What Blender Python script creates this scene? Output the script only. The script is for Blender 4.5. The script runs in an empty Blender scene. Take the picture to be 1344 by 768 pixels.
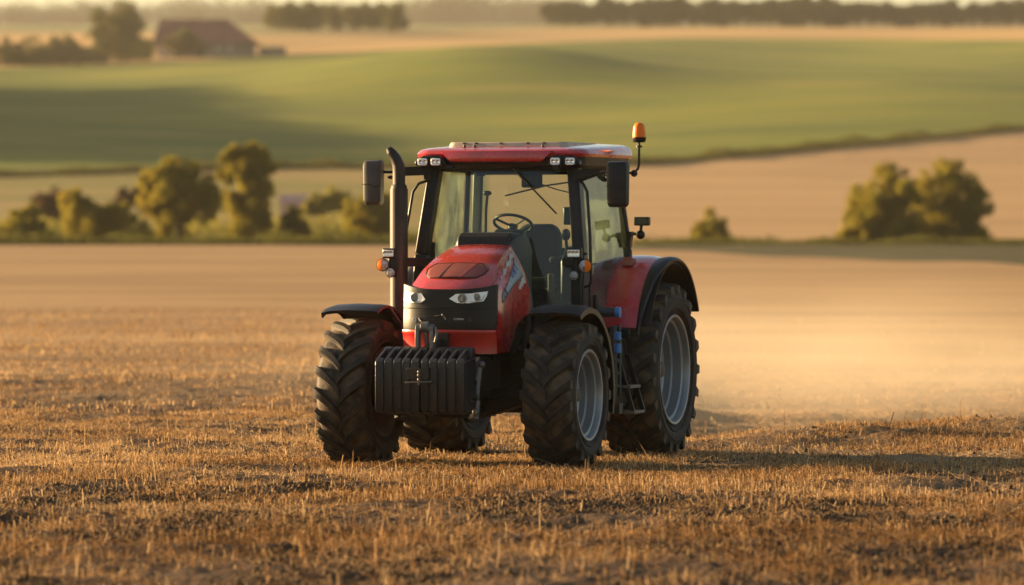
import bpy, math, random
import numpy as np
from mathutils import Vector, Matrix
PI = math.pi
rng = np.random.default_rng(7)
random.seed(7)
SC = bpy.context.scene
COL = SC.collection

# ------------------------------------------------------------------ camera, light, exposure
CAM_H = 2.2
FPX = 6768.0                       # focal length in pixels of the 1344 px wide photograph
HOR = 300.0                        # row of the eye level
cd = bpy.data.cameras.new('camera'); cam = bpy.data.objects.new('camera', cd); COL.objects.link(cam)
cam.location = (0, 0, CAM_H)
cam.rotation_euler = (PI/2 - math.atan((384-HOR)/FPX), 0, 0)
cd.sensor_width = 36; cd.lens = FPX/1344*36
cd.clip_start = 0.5; cd.clip_end = 20000
cd.dof.use_dof = True; cd.dof.focus_distance = 47.6; cd.dof.aperture_fstop = 2.0
SC.camera = cam

SUN_EL = math.radians(10.0)
SUN_AZ = math.radians(-68.0)       # clockwise from +Y
w = bpy.data.worlds.new('World'); SC.world = w; w.use_nodes = True
nt = w.node_tree; bg = nt.nodes['Background']
sky = nt.nodes.new('ShaderNodeTexSky'); sky.sky_type = 'NISHITA'; sky.sun_disc = False
sky.sun_elevation = SUN_EL; sky.sun_rotation = SUN_AZ % (2*PI)
sky.air_density = 1.0; sky.dust_density = 1.2; sky.ozone_density = 1.0
nt.links.new(sky.outputs[0], bg.inputs[0]); bg.inputs[1].default_value = 0.052
ld = bpy.data.lights.new('sun', 'SUN'); sun = bpy.data.objects.new('sun', ld); COL.objects.link(sun)
ld.energy = 5.0; ld.angle = math.radians(0.6); ld.color = (1.0, 0.71, 0.38)
sd = Vector((math.sin(SUN_AZ)*math.cos(SUN_EL), math.cos(SUN_AZ)*math.cos(SUN_EL), math.sin(SUN_EL)))
sun.rotation_euler = sd.to_track_quat('Z', 'Y').to_euler()
vs = SC.view_settings
vs.view_transform = 'Standard'; vs.look = 'None'; vs.gamma = 1; vs.exposure = 2.0; vs.use_curve_mapping = False
cy = SC.cycles
cy.use_denoising = True
cy.max_bounces = 8; cy.diffuse_bounces = 3; cy.glossy_bounces = 4; cy.transmission_bounces = 6
cy.transparent_max_bounces = 16; cy.volume_bounces = 1
cy.volume_step_rate = 4; cy.volume_max_steps = 64
cy.sample_clamp_indirect = 6

# ------------------------------------------------------------------ helpers
class MB:
    """collects shapes for one mesh"""
    def __init__(s): s.v = []; s.f = []
    def add(s, vs_, fs):
        o = len(s.v); s.v += [tuple(p) for p in vs_]; s.f += [tuple(i+o for i in f) for f in fs]; return s
    def box(s, c, d, rot=None):
        x, y, z = d[0]/2, d[1]/2, d[2]/2
        p = [Vector(q) for q in ((-x,-y,-z),(x,-y,-z),(x,y,-z),(-x,y,-z),(-x,-y,z),(x,-y,z),(x,y,z),(-x,y,z))]
        if rot is not None: p = [rot @ q for q in p]
        c = Vector(c)
        return s.add([q+c for q in p], [(0,3,2,1),(4,5,6,7),(0,1,5,4),(1,2,6,5),(2,3,7,6),(3,0,4,7)])
    def beam(s, a, b, wd, dp, up=(0,0,1)):
        a = Vector(a); b = Vector(b); t = (b-a).normalized(); u = Vector(up)
        sx = t.cross(u).normalized(); uy = sx.cross(t).normalized()
        vs_ = []
        for q in (a, b):
            for i, j in ((-1,-1),(1,-1),(1,1),(-1,1)): vs_.append(q + sx*i*wd/2 + uy*j*dp/2)
        return s.add(vs_, [(3,2,1,0),(4,5,6,7),(0,1,5,4),(1,2,6,5),(2,3,7,6),(3,0,4,7)])
    def tube(s, path, r, n=10):
        P = [Vector(p) for p in path]; k = len(P)
        rs = r if isinstance(r, (list, tuple)) else [r]*k
        rings = []; ref = None
        for i in range(k):
            t = (P[min(i+1,k-1)] - P[max(i-1,0)]).normalized()
            if ref is None:
                ref = Vector((0,0,1)) if abs(t.z) < .9 else Vector((1,0,0))
            sx = t.cross(ref).normalized(); uy = sx.cross(t).normalized(); ref = uy
            rings.append([P[i] + (sx*math.cos(2*PI*j/n) + uy*math.sin(2*PI*j/n))*rs[i] for j in range(n)])
        return s.loft(rings, True, True)
    def loft(s, rings, closed=True, caps=True):
        n = len(rings[0]); vs_ = [p for r in rings for p in r]; fs = []
        for i in range(len(rings)-1):
            for j in range(n if closed else n-1):
                a = i*n+j; b = i*n+(j+1) % n
                fs.append((a, b, b+n, a+n))
        if caps and closed:
            fs.append(tuple(range(n))[::-1]); fs.append(tuple((len(rings)-1)*n+j for j in range(n)))
        return s.add(vs_, fs)
    def lathe(s, prof, c=(0,0,0), axis='x', n=48, closed=False):
        """prof: (along axis, radius)"""
        c = Vector(c); m = len(prof); vs_ = []
        for j in range(n):
            a = 2*PI*j/n; ca, sa = math.cos(a), math.sin(a)
            for (h, r) in prof:
                q = {'x': (h, r*ca, r*sa), 'y': (r*sa, h, r*ca), 'z': (r*ca, r*sa, h)}[axis]
                vs_.append(c+Vector(q))
        fs = []
        for j in range(n):
            k = (j+1) % n
            for i in range(m if closed else m-1):
                i2 = (i+1) % m
                fs.append((j*m+i, j*m+i2, k*m+i2, k*m+i))
        return s.add(vs_, fs)
    def ball(s, c, r, n=16, m=10, sc=(1,1,1)):
        prof = [(-math.cos(PI*i/m)*r, math.sin(PI*i/m)*r) for i in range(m+1)]
        t = MB().lathe(prof, (0,0,0), 'z', n)
        return s.add([(c[0]+p[0]*sc[0], c[1]+p[1]*sc[1], c[2]+p[2]*sc[2]) for p in t.v], t.f)
    def prism(s, poly, a0, a1, axis='x'):
        """poly: 2-D outline, extruded along an axis from a0 to a1"""
        f = {'x': lambda a,p: (a,p[0],p[1]), 'y': lambda a,p: (p[0],a,p[1]), 'z': lambda a,p: (p[0],p[1],a)}[axis]
        n = len(poly)
        vs_ = [f(a0,p) for p in poly] + [f(a1,p) for p in poly]
        fs = [tuple(range(n))[::-1], tuple(range(n,2*n))] + [(i,(i+1)%n,(i+1)%n+n,i+n) for i in range(n)]
        return s.add(vs_, fs)
    def xf(s, M):
        s.v = [tuple(M @ Vector(p)) for p in s.v]; return s

def obj(name, mb, mat, parent=None, angle=35, bevel=0, seg=2):
    me = bpy.data.meshes.new(name); me.from_pydata(mb.v, [], mb.f); me.validate(); me.update()
    import bmesh
    b = bmesh.new(); b.from_mesh(me); bmesh.ops.recalc_face_normals(b, faces=b.faces); b.to_mesh(me); b.free()
    if angle:
        me.shade_smooth(); me.set_sharp_from_angle(angle=math.radians(angle))
    me.materials.append(mat)
    o = bpy.data.objects.new(name, me); COL.objects.link(o)
    if parent is not None: o.parent = parent
    if bevel:
        m = o.modifiers.new('bevel', 'BEVEL'); m.width = bevel; m.segments = seg; m.limit_method = 'ANGLE'; m.angle_limit = math.radians(40)
        m.harden_normals = False
    return o
def np_mesh(name, V, F, mats, parent=None, smooth=False, mi=None):
    me = bpy.data.meshes.new(name)
    V = np.asarray(V, np.float32); F = np.asarray(F, np.int32); k = F.shape[1]
    me.vertices.add(len(V)); me.vertices.foreach_set('co', V.ravel())
    me.loops.add(F.size); me.loops.foreach_set('vertex_index', F.ravel())
    me.polygons.add(len(F)); me.polygons.foreach_set('loop_start', np.arange(0, F.size, k, dtype=np.int32))
    if mi is not None: me.polygons.foreach_set('material_index', np.asarray(mi, np.int32))
    me.update(calc_edges=True)
    for m in (mats if isinstance(mats, list) else [mats]): me.materials.append(m)
    if smooth: me.shade_smooth()
    o = bpy.data.objects.new(name, me); COL.objects.link(o)
    if parent is not None: o.parent = parent
    return o
def tag(o, label=None, cat=None, group=None, kind=None):
    if label: o['label'] = label
    if cat: o['category'] = cat
    if group: o['group'] = group
    if kind: o['kind'] = kind
    return o
def empty(name, loc=(0,0,0), rz=0, parent=None):
    o = bpy.data.objects.new(name, None); COL.objects.link(o); o.location = loc; o.rotation_euler = (0,0,rz)
    o.empty_display_size = .3
    if parent is not None: o.parent = parent
    return o

# ---------------- materials
def mat(name, col, rough=.6, metal=0., var=0., vscale=6., dust=0., dcol=(.30,.20,.11), spec=.5, coat=0., bump=0., bscale=40., col2=None, trans=0., up=0., ucol=(.52,.30,.15)):
    m = bpy.data.materials.new(name); m.use_nodes = True; n = m.node_tree; p = n.nodes['Principled BSDF']
    p.inputs['Roughness'].default_value = rough; p.inputs['Metallic'].default_value = metal
    p.inputs['Specular IOR Level'].default_value = spec
    p.inputs['Coat Weight'].default_value = coat; p.inputs['Coat Roughness'].default_value = .12
    tc = n.nodes.new('ShaderNodeTexCoord')
    last = None
    rgb = n.nodes.new('ShaderNodeRGB'); rgb.outputs[0].default_value = (*col, 1); last = rgb.outputs[0]
    if var or col2:
        nz = n.nodes.new('ShaderNodeTexNoise'); nz.inputs['Scale'].default_value = vscale; nz.inputs['Detail'].default_value = 6
        n.links.new(tc.outputs['Object'], nz.inputs['Vector'])
        mr = n.nodes.new('ShaderNodeMapRange'); mr.inputs[1].default_value = .35; mr.inputs[2].default_value = .68
        n.links.new(nz.outputs[0], mr.inputs[0])
        mx = n.nodes.new('ShaderNodeMix'); mx.data_type = 'RGBA'
        c2 = col2 if col2 else tuple(min(1, c*(1+var)) for c in col)
        c1 = col if col2 else tuple(c*(1-var) for c in col)
        mx.inputs['A'].default_value = (*c1, 1); mx.inputs['B'].default_value = (*c2, 1)
        n.links.new(mr.outputs[0], mx.inputs['Factor']); last = mx.outputs['Result']
    if dust:
        nz = n.nodes.new('ShaderNodeTexNoise'); nz.inputs['Scale'].default_value = 5; nz.inputs['Detail'].default_value = 8; nz.inputs['Roughness'].default_value = .65
        n.links.new(tc.outputs['Object'], nz.inputs['Vector'])
        mr = n.nodes.new('ShaderNodeMapRange'); mr.inputs[1].default_value = .35; mr.inputs[2].default_value = .75; mr.inputs[4].default_value = dust
        n.links.new(nz.outputs[0], mr.inputs[0])
        mx = n.nodes.new('ShaderNodeMix'); mx.data_type = 'RGBA'; mx.inputs['B'].default_value = (*dcol, 1)
        n.links.new(last, mx.inputs['A']); n.links.new(mr.outputs[0], mx.inputs['Factor']); last = mx.outputs['Result']
        mr2 = n.nodes.new('ShaderNodeMapRange'); mr2.inputs[1].default_value = 0; mr2.inputs[2].default_value = .6; mr2.inputs[3].default_value = rough; mr2.inputs[4].default_value = .85
        n.links.new(mr.outputs[0], mr2.inputs[0]); n.links.new(mr2.outputs[0], p.inputs['Roughness'])
    if up:
        ge = n.nodes.new('ShaderNodeNewGeometry'); sx = n.nodes.new('ShaderNodeSeparateXYZ'); n.links.new(ge.outputs['Normal'], sx.inputs[0])
        mr = n.nodes.new('ShaderNodeMapRange'); mr.inputs[1].default_value = .35; mr.inputs[2].default_value = 1.; mr.inputs[4].default_value = up
        n.links.new(sx.outputs['Z'], mr.inputs[0])
        nz = n.nodes.new('ShaderNodeTexNoise'); nz.inputs['Scale'].default_value = 3.5; nz.inputs['Detail'].default_value = 7; n.links.new(tc.outputs['Object'], nz.inputs['Vector'])
        m3 = n.nodes.new('ShaderNodeMapRange'); m3.inputs[1].default_value = .3; m3.inputs[2].default_value = .7; m3.inputs[3].default_value = .45; n.links.new(nz.outputs[0], m3.inputs[0])
        mu = n.nodes.new('ShaderNodeMath'); mu.operation = 'MULTIPLY'; n.links.new(mr.outputs[0], mu.inputs[0]); n.links.new(m3.outputs[0], mu.inputs[1])
        mx = n.nodes.new('ShaderNodeMix'); mx.data_type = 'RGBA'; mx.inputs['B'].default_value = (*ucol, 1)
        n.links.new(last, mx.inputs['A']); n.links.new(mu.outputs[0], mx.inputs['Factor']); last = mx.outputs['Result']
    n.links.new(last, p.inputs['Base Color'])
    if bump:
        nz = n.nodes.new('ShaderNodeTexNoise'); nz.inputs['Scale'].default_value = bscale; nz.inputs['Detail'].default_value = 6
        n.links.new(tc.outputs['Object'], nz.inputs['Vector'])
        b = n.nodes.new('ShaderNodeBump'); b.inputs['Strength'].default_value = bump; b.inputs['Distance'].default_value = .02
        n.links.new(nz.outputs[0], b.inputs['Height']); n.links.new(b.outputs[0], p.inputs['Normal'])
    return m
RED = mat('red paint', (.50,.008,.012), .24, coat=1., dust=.09, dcol=(.30,.16,.09), var=.15, up=.24)
REDLOW = mat('red paint low', (.44,.009,.010), .3, coat=.5, dust=.12, var=.2)
REDDARK = mat('grille red', (.20,.022,.015), .45, dust=.12, up=.15)
BLACK = mat('black plastic', (.010,.0095,.009), .38, dust=.05, spec=.3)
GLOSSB = mat('gloss black', (.008,.0075,.007), .38, dust=.03, spec=.3)
IRON = mat('dark iron', (.014,.013,.012), .5, metal=0., dust=.12, bump=.15, spec=.3)
CHASSIS = mat('chassis', (.008,.0075,.007), .6, dust=.08, spec=.2)
GREYIRON = mat('worn steel', (.16,.15,.14), .45, metal=.7, dust=.35)
WEIGHT = mat('weight iron', (.017,.017,.018), .33, metal=0., dust=.08, bump=.2, bscale=60, spec=.35)
TYRE = mat('rubber', (.010,.009,.008), .65, dust=.32, dcol=(.20,.14,.085), bump=.25, bscale=50, spec=.25)
RIM = mat('rim grey', (.30,.305,.31), .30, metal=.55, dust=.28, dcol=(.24,.17,.10))
HUBM = mat('hub dark', (.06,.055,.05), .5, metal=.5, dust=.4)
EXH = mat('exhaust', (.028,.023,.019), .5, metal=.4, dust=.2, dcol=(.16,.10,.06))
MIRR = mat('mirror shell', (.035,.03,.027), .45, dust=.2)
GREYPL = mat('grey plastic', (.028,.031,.028), .45, dust=.1)
SEATM = mat('seat cloth', (.020,.021,.024), .85, bump=.2, bscale=120)
BLUEM = mat('blue cap', (.02,.16,.42), .4, dust=.15)
CHROME = mat('reflector chrome', (.75,.73,.70), .18, metal=.9)
LENSW = mat('white lens', (.90,.89,.87), .12, spec=.8, coat=.6)
LAMPW = mat('clear lamp', (.55,.53,.50), .2, metal=.5, coat=1., bump=.9, bscale=38, col2=(.14,.13,.12), vscale=34)
LENSD = mat('projector', (.20,.20,.19), .15, metal=.6, bump=.8, bscale=60)
ORANGE = mat('amber lens', (.95,.19,.002), .4, spec=.3)
DECAL = mat('decal pale', (.38,.40,.42), .4, dust=.3, vscale=12, col2=(.26,.33,.42))
DECALW = mat('decal worn white', (.55,.50,.44), .5, dust=.4)
INKB = mat('decal blue', (.02,.07,.26), .4)
INKD = mat('decal dark', (.03,.035,.05), .4)
ROOFGLINT = mat('roof top glint tone', (.50,.38,.28), .45, dust=.3, var=.2)  # cream base colour paints in the sun glint along the roof top
WHITEB = mat('badge silver', (.6,.58,.55), .4)
MIRG = mat('mirror glass', (.7,.7,.7), .03, metal=1)
def glassmat(name, tint, refl=.09, ior=1.85):
    m = bpy.data.materials.new(name); m.use_nodes = True; n = m.node_tree; n.nodes.clear()
    out = n.nodes.new('ShaderNodeOutputMaterial'); mx = n.nodes.new('ShaderNodeMixShader')
    tr = n.nodes.new('ShaderNodeBsdfTransparent'); tr.inputs[0].default_value = (*tint, 1)
    gl = n.nodes.new('ShaderNodeBsdfGlossy'); gl.inputs['Roughness'].default_value = .02; gl.inputs[0].default_value = (1,1,1,1)
    df = n.nodes.new('ShaderNodeBsdfDiffuse'); df.inputs[0].default_value = (.42,.40,.32,1)
    lw = n.nodes.new('ShaderNodeFresnel'); lw.inputs[0].default_value = ior
    m2 = n.nodes.new('ShaderNodeMixShader')
    tc = n.nodes.new('ShaderNodeTexCoord'); nz = n.nodes.new('ShaderNodeTexNoise'); nz.inputs['Scale'].default_value = 4; nz.inputs['Detail'].default_value = 8
    mr = n.nodes.new('ShaderNodeMapRange'); mr.inputs[1].default_value = .4; mr.inputs[2].default_value = .8; mr.inputs[3].default_value = refl*.3; mr.inputs[4].default_value = refl*2.2
    n.links.new(tc.outputs['Object'], nz.inputs['Vector']); n.links.new(nz.outputs[0], mr.inputs[0]); n.links.new(mr.outputs[0], m2.inputs[0])
    n.links.new(lw.outputs[0], mx.inputs[0]); n.links.new(tr.outputs[0], mx.inputs[1]); n.links.new(gl.outputs[0], mx.inputs[2])
    n.links.new(mx.outputs[0], m2.inputs[1]); n.links.new(df.outputs[0], m2.inputs[2]); n.links.new(m2.outputs[0], out.inputs[0])
    return m
GLASS = glassmat('cab glass', (.80,.88,.80), .07)
SCREEN = glassmat('screen glass', (.80,.88,.80), .010, 1.5)
def leafmat(name, c1, c2, tr=.35):
    m = bpy.data.materials.new(name); m.use_nodes = True; n = m.node_tree; n.nodes.clear()
    out = n.nodes.new('ShaderNodeOutputMaterial'); mx = n.nodes.new('ShaderNodeMixShader'); mx.inputs[0].default_value = tr
    d = n.nodes.new('ShaderNodeBsdfDiffuse'); t = n.nodes.new('ShaderNodeBsdfTranslucent')
    tc = n.nodes.new('ShaderNodeTexCoord'); nz = n.nodes.new('ShaderNodeTexNoise'); nz.inputs['Scale'].default_value = .9; nz.inputs['Detail'].default_value = 4
    mr = n.nodes.new('ShaderNodeMapRange'); mr.inputs[1].default_value = .35; mr.inputs[2].default_value = .65
    c = n.nodes.new('ShaderNodeMix'); c.data_type = 'RGBA'; c.inputs['A'].default_value = (*c1,1); c.inputs['B'].default_value = (*c2,1)
    n.links.new(tc.outputs['Object'], nz.inputs['Vector']); n.links.new(nz.outputs[0], mr.inputs[0]); n.links.new(mr.outputs[0], c.inputs['Factor'])
    n.links.new(c.outputs['Result'], d.inputs[0]); n.links.new(c.outputs['Result'], t.inputs[0])
    n.links.new(d.outputs[0], mx.inputs[1]); n.links.new(t.outputs[0], mx.inputs[2]); n.links.new(mx.outputs[0], out.inputs[0])
    return m

# ------------------------------------------------------------------ terrain
def vnoise(x, y, seed=0):
    xi = np.floor(x).astype(np.int64); yi = np.floor(y).astype(np.int64); fx = x-xi; fy = y-yi
    fx = fx*fx*(3-2*fx); fy = fy*fy*(3-2*fy)
    def h(a, b):
        n = (a*374761393 + b*668265263 + seed*1442695041) & 0x7fffffff
        n = ((n ^ (n >> 13))*1274126177) & 0x7fffffff
        return ((n ^ (n >> 16)) & 0xffff)/65535.
    return (h(xi,yi)*(1-fx)+h(xi+1,yi)*fx)*(1-fy) + (h(xi,yi+1)*(1-fx)+h(xi+1,yi+1)*fx)*fy
ZP = np.array([(0,0),(58,0),(100,.12),(150,.38),(200,.82),(240,1.22),(262,1.40),(285,1.25),(320,.85),(350,1.0),(400,1.9),(470,4.2),(560,7.9),
               (650,13.2),(760,19.8),(880,27.2),(980,33.0),(1050,37.1),(1150,43.0),(1250,48.7),(1400,56.4),(1550,63.5),(1800,73.2),(2600,103.),(3300,128.),(5000,40.),(9000,-50.)], float)
def z_of(x, y, hump=True):
    x = np.asarray(x, float); y = np.asarray(y, float)
    z = np.interp(y, ZP[:,0], ZP[:,1])
    for dy in (-.04, .04): z = z + np.interp(y*(1+dy), ZP[:,0], ZP[:,1])
    z = z/3
    # rolling relief of the far hill
    k = np.clip((y-560)/200, 0, 1)*np.clip((1500-y)/300, 0, 1)
    z = z + k*1.2*(np.sin(x/33.+y/140.+.6) + .5*np.sin(x/17.-y/95.))
    if hump: z = z + 5.5*np.exp(-((x+4)/30.)**2 - ((y-870)/90.)**2) + 1.6*np.exp(-((x+60)/25.)**2-((y-960)/50.)**2)
    return z
def z_near(x, y):
    z = z_of(x, y)
    k = np.clip((100-y)/45, 0, 1)
    g = np.clip(np.hypot((x-.1)/2.6, (y-49.2)/3.2)-.75, .25, 1)
    s = y - (51.6 + np.clip(x-1.5, 0, 9)*1.05); ss = lambda a, b, v: (lambda q: q*q*(3-2*q))(np.clip((v-a)/(b-a), 0, 1))
    wr = ss(.9, 3.2, x)*(1-ss(30, 60, x))
    z = z + wr*(.13*np.exp(-(s/1.5)**2) - .22*ss(0, 4, s)*(1-ss(14, 45, s)))
    return z + k*g*(.13*(vnoise(x/2.6, y/1.3, 1)-.5) + .08*(vnoise(x/.55, y/.45, 2)-.5) + .035*(vnoise(x/.14, y/.14, 3)-.5))
def d_of_row(row, t=0.):
    """distance at which the terrain meets a line of sight leaving at tangent t"""
    ys = np.linspace(340, 2600, 3000); r = HOR - (z_of(t*ys, ys, False)-CAM_H)*FPX/ys
    r = np.minimum.accumulate(r)
    return float(np.interp(-row, -r, ys))
def px2t(px): return (px-672)/FPX

def ground_mat(name, c1, c2, c3, s1, s2, stretch=(1,1,1), bump=0., bscale=3., rough=.95, fine=(0,0)):
    m = bpy.data.materials.new(name); m.use_nodes = True; n = m.node_tree; p = n.nodes['Principled BSDF']
    p.inputs['Roughness'].default_value = rough; p.inputs['Specular IOR Level'].default_value = .1
    tc = n.nodes.new('ShaderNodeTexCoord'); mp = n.nodes.new('ShaderNodeMapping'); mp.inputs['Scale'].default_value = stretch
    n.links.new(tc.outputs['Object'], mp.inputs['Vector'])
    def noise(s, det=6, vec=None):
        z = n.nodes.new('ShaderNodeTexNoise'); z.inputs['Scale'].default_value = s; z.inputs['Detail'].default_value = det
        n.links.new(vec or mp.outputs[0], z.inputs['Vector']); return z
    def rng_(a, lo, hi):
        r = n.nodes.new('ShaderNodeMapRange'); r.inputs[1].default_value = lo; r.inputs[2].default_value = hi; n.links.new(a, r.inputs[0]); return r.outputs[0]
    def mix(f, a, b):
        x = n.nodes.new('ShaderNodeMix'); x.data_type = 'RGBA'; n.links.new(f, x.inputs['Factor'])
        for k_, v_ in (('A', a), ('B', b)):
            if isinstance(v_, tuple): x.inputs[k_].default_value = (*v_, 1)
            else: n.links.new(v_, x.inputs[k_])
        return x.outputs['Result']
    a = mix(rng_(noise(s1).outputs[0], .4, .62), c1, c2)
    b = mix(rng_(noise(s2).outputs[0], .5, .68), a, c3)
    n.links.new(b, p.inputs['Base Color'])
    if bump:
        z = noise(bscale, 8, tc.outputs['Object'])
        bp = n.nodes.new('ShaderNodeBump'); bp.inputs['Strength'].default_value = 1; bp.inputs['Distance'].default_value = bump
        n.links.new(z.outputs[0], bp.inputs['Height']); n.links.new(bp.outputs[0], p.inputs['Normal'])
    return m
SOIL = ground_mat('stubble soil', (.070,.040,.021), (.12,.070,.035), (.040,.024,.014), .45, 3.0, (.6,1.,1), bump=.05, bscale=13.)
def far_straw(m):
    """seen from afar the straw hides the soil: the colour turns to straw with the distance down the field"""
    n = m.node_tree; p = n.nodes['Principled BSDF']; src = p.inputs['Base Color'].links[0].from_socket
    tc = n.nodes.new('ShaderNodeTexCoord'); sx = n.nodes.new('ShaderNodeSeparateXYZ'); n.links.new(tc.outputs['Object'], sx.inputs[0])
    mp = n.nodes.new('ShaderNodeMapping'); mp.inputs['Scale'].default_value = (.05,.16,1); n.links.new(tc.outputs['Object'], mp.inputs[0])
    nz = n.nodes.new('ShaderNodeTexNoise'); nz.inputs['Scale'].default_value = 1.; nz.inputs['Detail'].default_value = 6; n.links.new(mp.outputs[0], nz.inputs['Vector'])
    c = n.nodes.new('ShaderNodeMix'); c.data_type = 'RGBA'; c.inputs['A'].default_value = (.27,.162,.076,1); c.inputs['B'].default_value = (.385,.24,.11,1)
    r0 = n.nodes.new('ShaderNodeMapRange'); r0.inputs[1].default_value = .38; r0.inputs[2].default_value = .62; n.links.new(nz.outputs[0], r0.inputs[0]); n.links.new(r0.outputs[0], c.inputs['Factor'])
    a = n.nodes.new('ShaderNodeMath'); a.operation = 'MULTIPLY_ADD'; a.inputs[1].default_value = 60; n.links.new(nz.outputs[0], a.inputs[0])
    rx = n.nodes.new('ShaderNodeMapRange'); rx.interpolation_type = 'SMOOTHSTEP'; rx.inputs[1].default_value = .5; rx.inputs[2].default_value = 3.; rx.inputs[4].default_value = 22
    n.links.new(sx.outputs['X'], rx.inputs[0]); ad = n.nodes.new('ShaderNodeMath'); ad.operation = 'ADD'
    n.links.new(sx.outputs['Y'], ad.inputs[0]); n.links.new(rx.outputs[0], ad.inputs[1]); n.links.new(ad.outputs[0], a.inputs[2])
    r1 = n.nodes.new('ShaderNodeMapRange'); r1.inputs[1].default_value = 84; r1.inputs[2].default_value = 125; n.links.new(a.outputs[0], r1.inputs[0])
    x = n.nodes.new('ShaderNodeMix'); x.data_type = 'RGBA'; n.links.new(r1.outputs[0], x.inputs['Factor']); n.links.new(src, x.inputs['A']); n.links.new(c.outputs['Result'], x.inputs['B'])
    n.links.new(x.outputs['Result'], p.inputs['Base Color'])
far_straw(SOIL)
GREEN = ground_mat('green crop', (.095,.120,.012), (.16,.17,.014), (.22,.195,.025), .018, .05, (.6,1.2,1), bump=.15, bscale=.8)
TAN = ground_mat('tan field', (.37,.225,.098), (.43,.265,.118), (.31,.185,.08), .03, .12, (.3,1.5,1), bump=.1, bscale=1.)
RIPE = ground_mat('ripe field', (.42,.25,.09), (.48,.29,.11), (.34,.22,.08), .01, .06, (.3,1.5,1))
MEADOW = ground_mat('meadow', (.16,.14,.03), (.24,.18,.05), (.30,.19,.07), .03, .06, (.4,1.6,1), bump=.1, bscale=1.)
VERGE = ground_mat('verge', (.07,.06,.022), (.10,.08,.03), (.05,.045,.018), .1, .3, (.6,1,1), bump=.15, bscale=1.5)
FAR = ground_mat('far land', (.20,.19,.07), (.30,.22,.10), (.14,.14,.05), .004, .01, (.4,1.5,1))

TS = 321
def fan(T0, T1): return np.linspace(T0, T1, TS)
T = np.linspace(-.36, .36, TS)
def patch(name, A, B, nv, m, zf=z_of, Tt=None, geo=True):
    Tt = T if Tt is None else Tt
    A = np.broadcast_to(A, Tt.shape); B = np.broadcast_to(B, Tt.shape)
    u = np.linspace(0, 1, nv)[:,None]
    D = np.exp(np.log(A)[None]*(1-u) + np.log(B)[None]*u) if geo else A[None]*(1-u)+B[None]*u
    X = D*Tt[None]; Z = zf(X, D)
    V = np.stack([X, D, Z], -1).reshape(-1, 3)
    n = len(Tt); i = np.arange(nv-1)[:,None]*n + np.arange(n-1)[None]
    F = np.stack([i, i+1, i+n+1, i+n], -1).reshape(-1, 4)
    o = np_mesh(name, V, F, m, smooth=True)
    tag(o, kind='structure'); return o
def curve(pts):      # (pixel column, row) -> distance for each t
    c = np.array(pts, float); rows = np.interp(T, px2t(c[:,0]), c[:,1]); return np.array([d_of_row(r, t) for r, t in zip(rows, T)])
c0 = np.array([(-2000,262),(0,260),(450,262),(900,233),(1344,196),(3000,175)], float)
B_field = np.interp(T, px2t(c0[:,0]), c0[:,1])
B_field = B_field + 4*np.sin(T*70+.5) + 2*np.sin(T*230)
B_verge = np.interp(T, px2t(np.array([-2000,600,900,1344,3000])), [300,300,330,352,360])
B_low = curve([(-2000,236),(0,233),(400,222),(700,224),(850,218),(1000,205),(1200,187),(1344,172),(3000,120)])
B_low2 = curve([(-2000,227),(0,223),(400,213),(700,215),(850,209),(1000,196),(1200,178),(1344,163),(3000,110)])
B_green = curve([(-2000,96),(0,90),(180,86),(350,74),(700,57),(900,50),(1344,53),(3000,60)])
B_ripe = curve([(-2000,42),(0,42),(350,46),(700,38.5),(900,37),(1344,36),(3000,36)])
# finer grid near the tractor, inside the photographed wedge and a good way beside it
Tn = np.linspace(-.20, .20, 720)
Tl = np.concatenate([T[T < -.2], [-.20]]); Tr = np.concatenate([[.20], T[T > .2]])
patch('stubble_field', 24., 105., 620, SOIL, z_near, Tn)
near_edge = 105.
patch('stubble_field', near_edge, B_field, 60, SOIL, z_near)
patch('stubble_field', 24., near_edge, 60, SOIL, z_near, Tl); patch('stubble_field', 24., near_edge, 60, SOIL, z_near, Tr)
patch('verge', B_field, B_verge, 14, VERGE)
sp = px2t(640)
Ta = np.linspace(-.36, sp, 140); Tb = np.linspace(sp, .36, 180)
def ri(B, t): return np.interp(t, T, B)
patch('meadow', ri(B_verge,Ta), ri(B_low,Ta), 40, MEADOW, Tt=Ta)
patch('tan_field', ri(B_verge,Tb), ri(B_low,Tb), 50, TAN, Tt=Tb)
patch('grass_bank', B_low, B_low2, 4, VERGE)
patch('green_hillside', B_low2, B_green, 130, GREEN)
patch('ripe_field', B_green, B_ripe, 20, RIPE)
patch('far_land', B_ripe, 9000., 60, FAR)
# ground round and behind the camera
gx = np.linspace(-60, 60, 61); gy = np.linspace(-60, 24, 43)
V = np.array([(x, y, -0.03) for y in gy for x in gx]); n_ = len(gx)
F = np.array([(j*n_+i, j*n_+i+1, (j+1)*n_+i+1, (j+1)*n_+i) for j in range(len(gy)-1) for i in range(n_-1)])
tag(np_mesh('stubble_field', V, F, SOIL, smooth=True), kind='structure')

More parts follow.
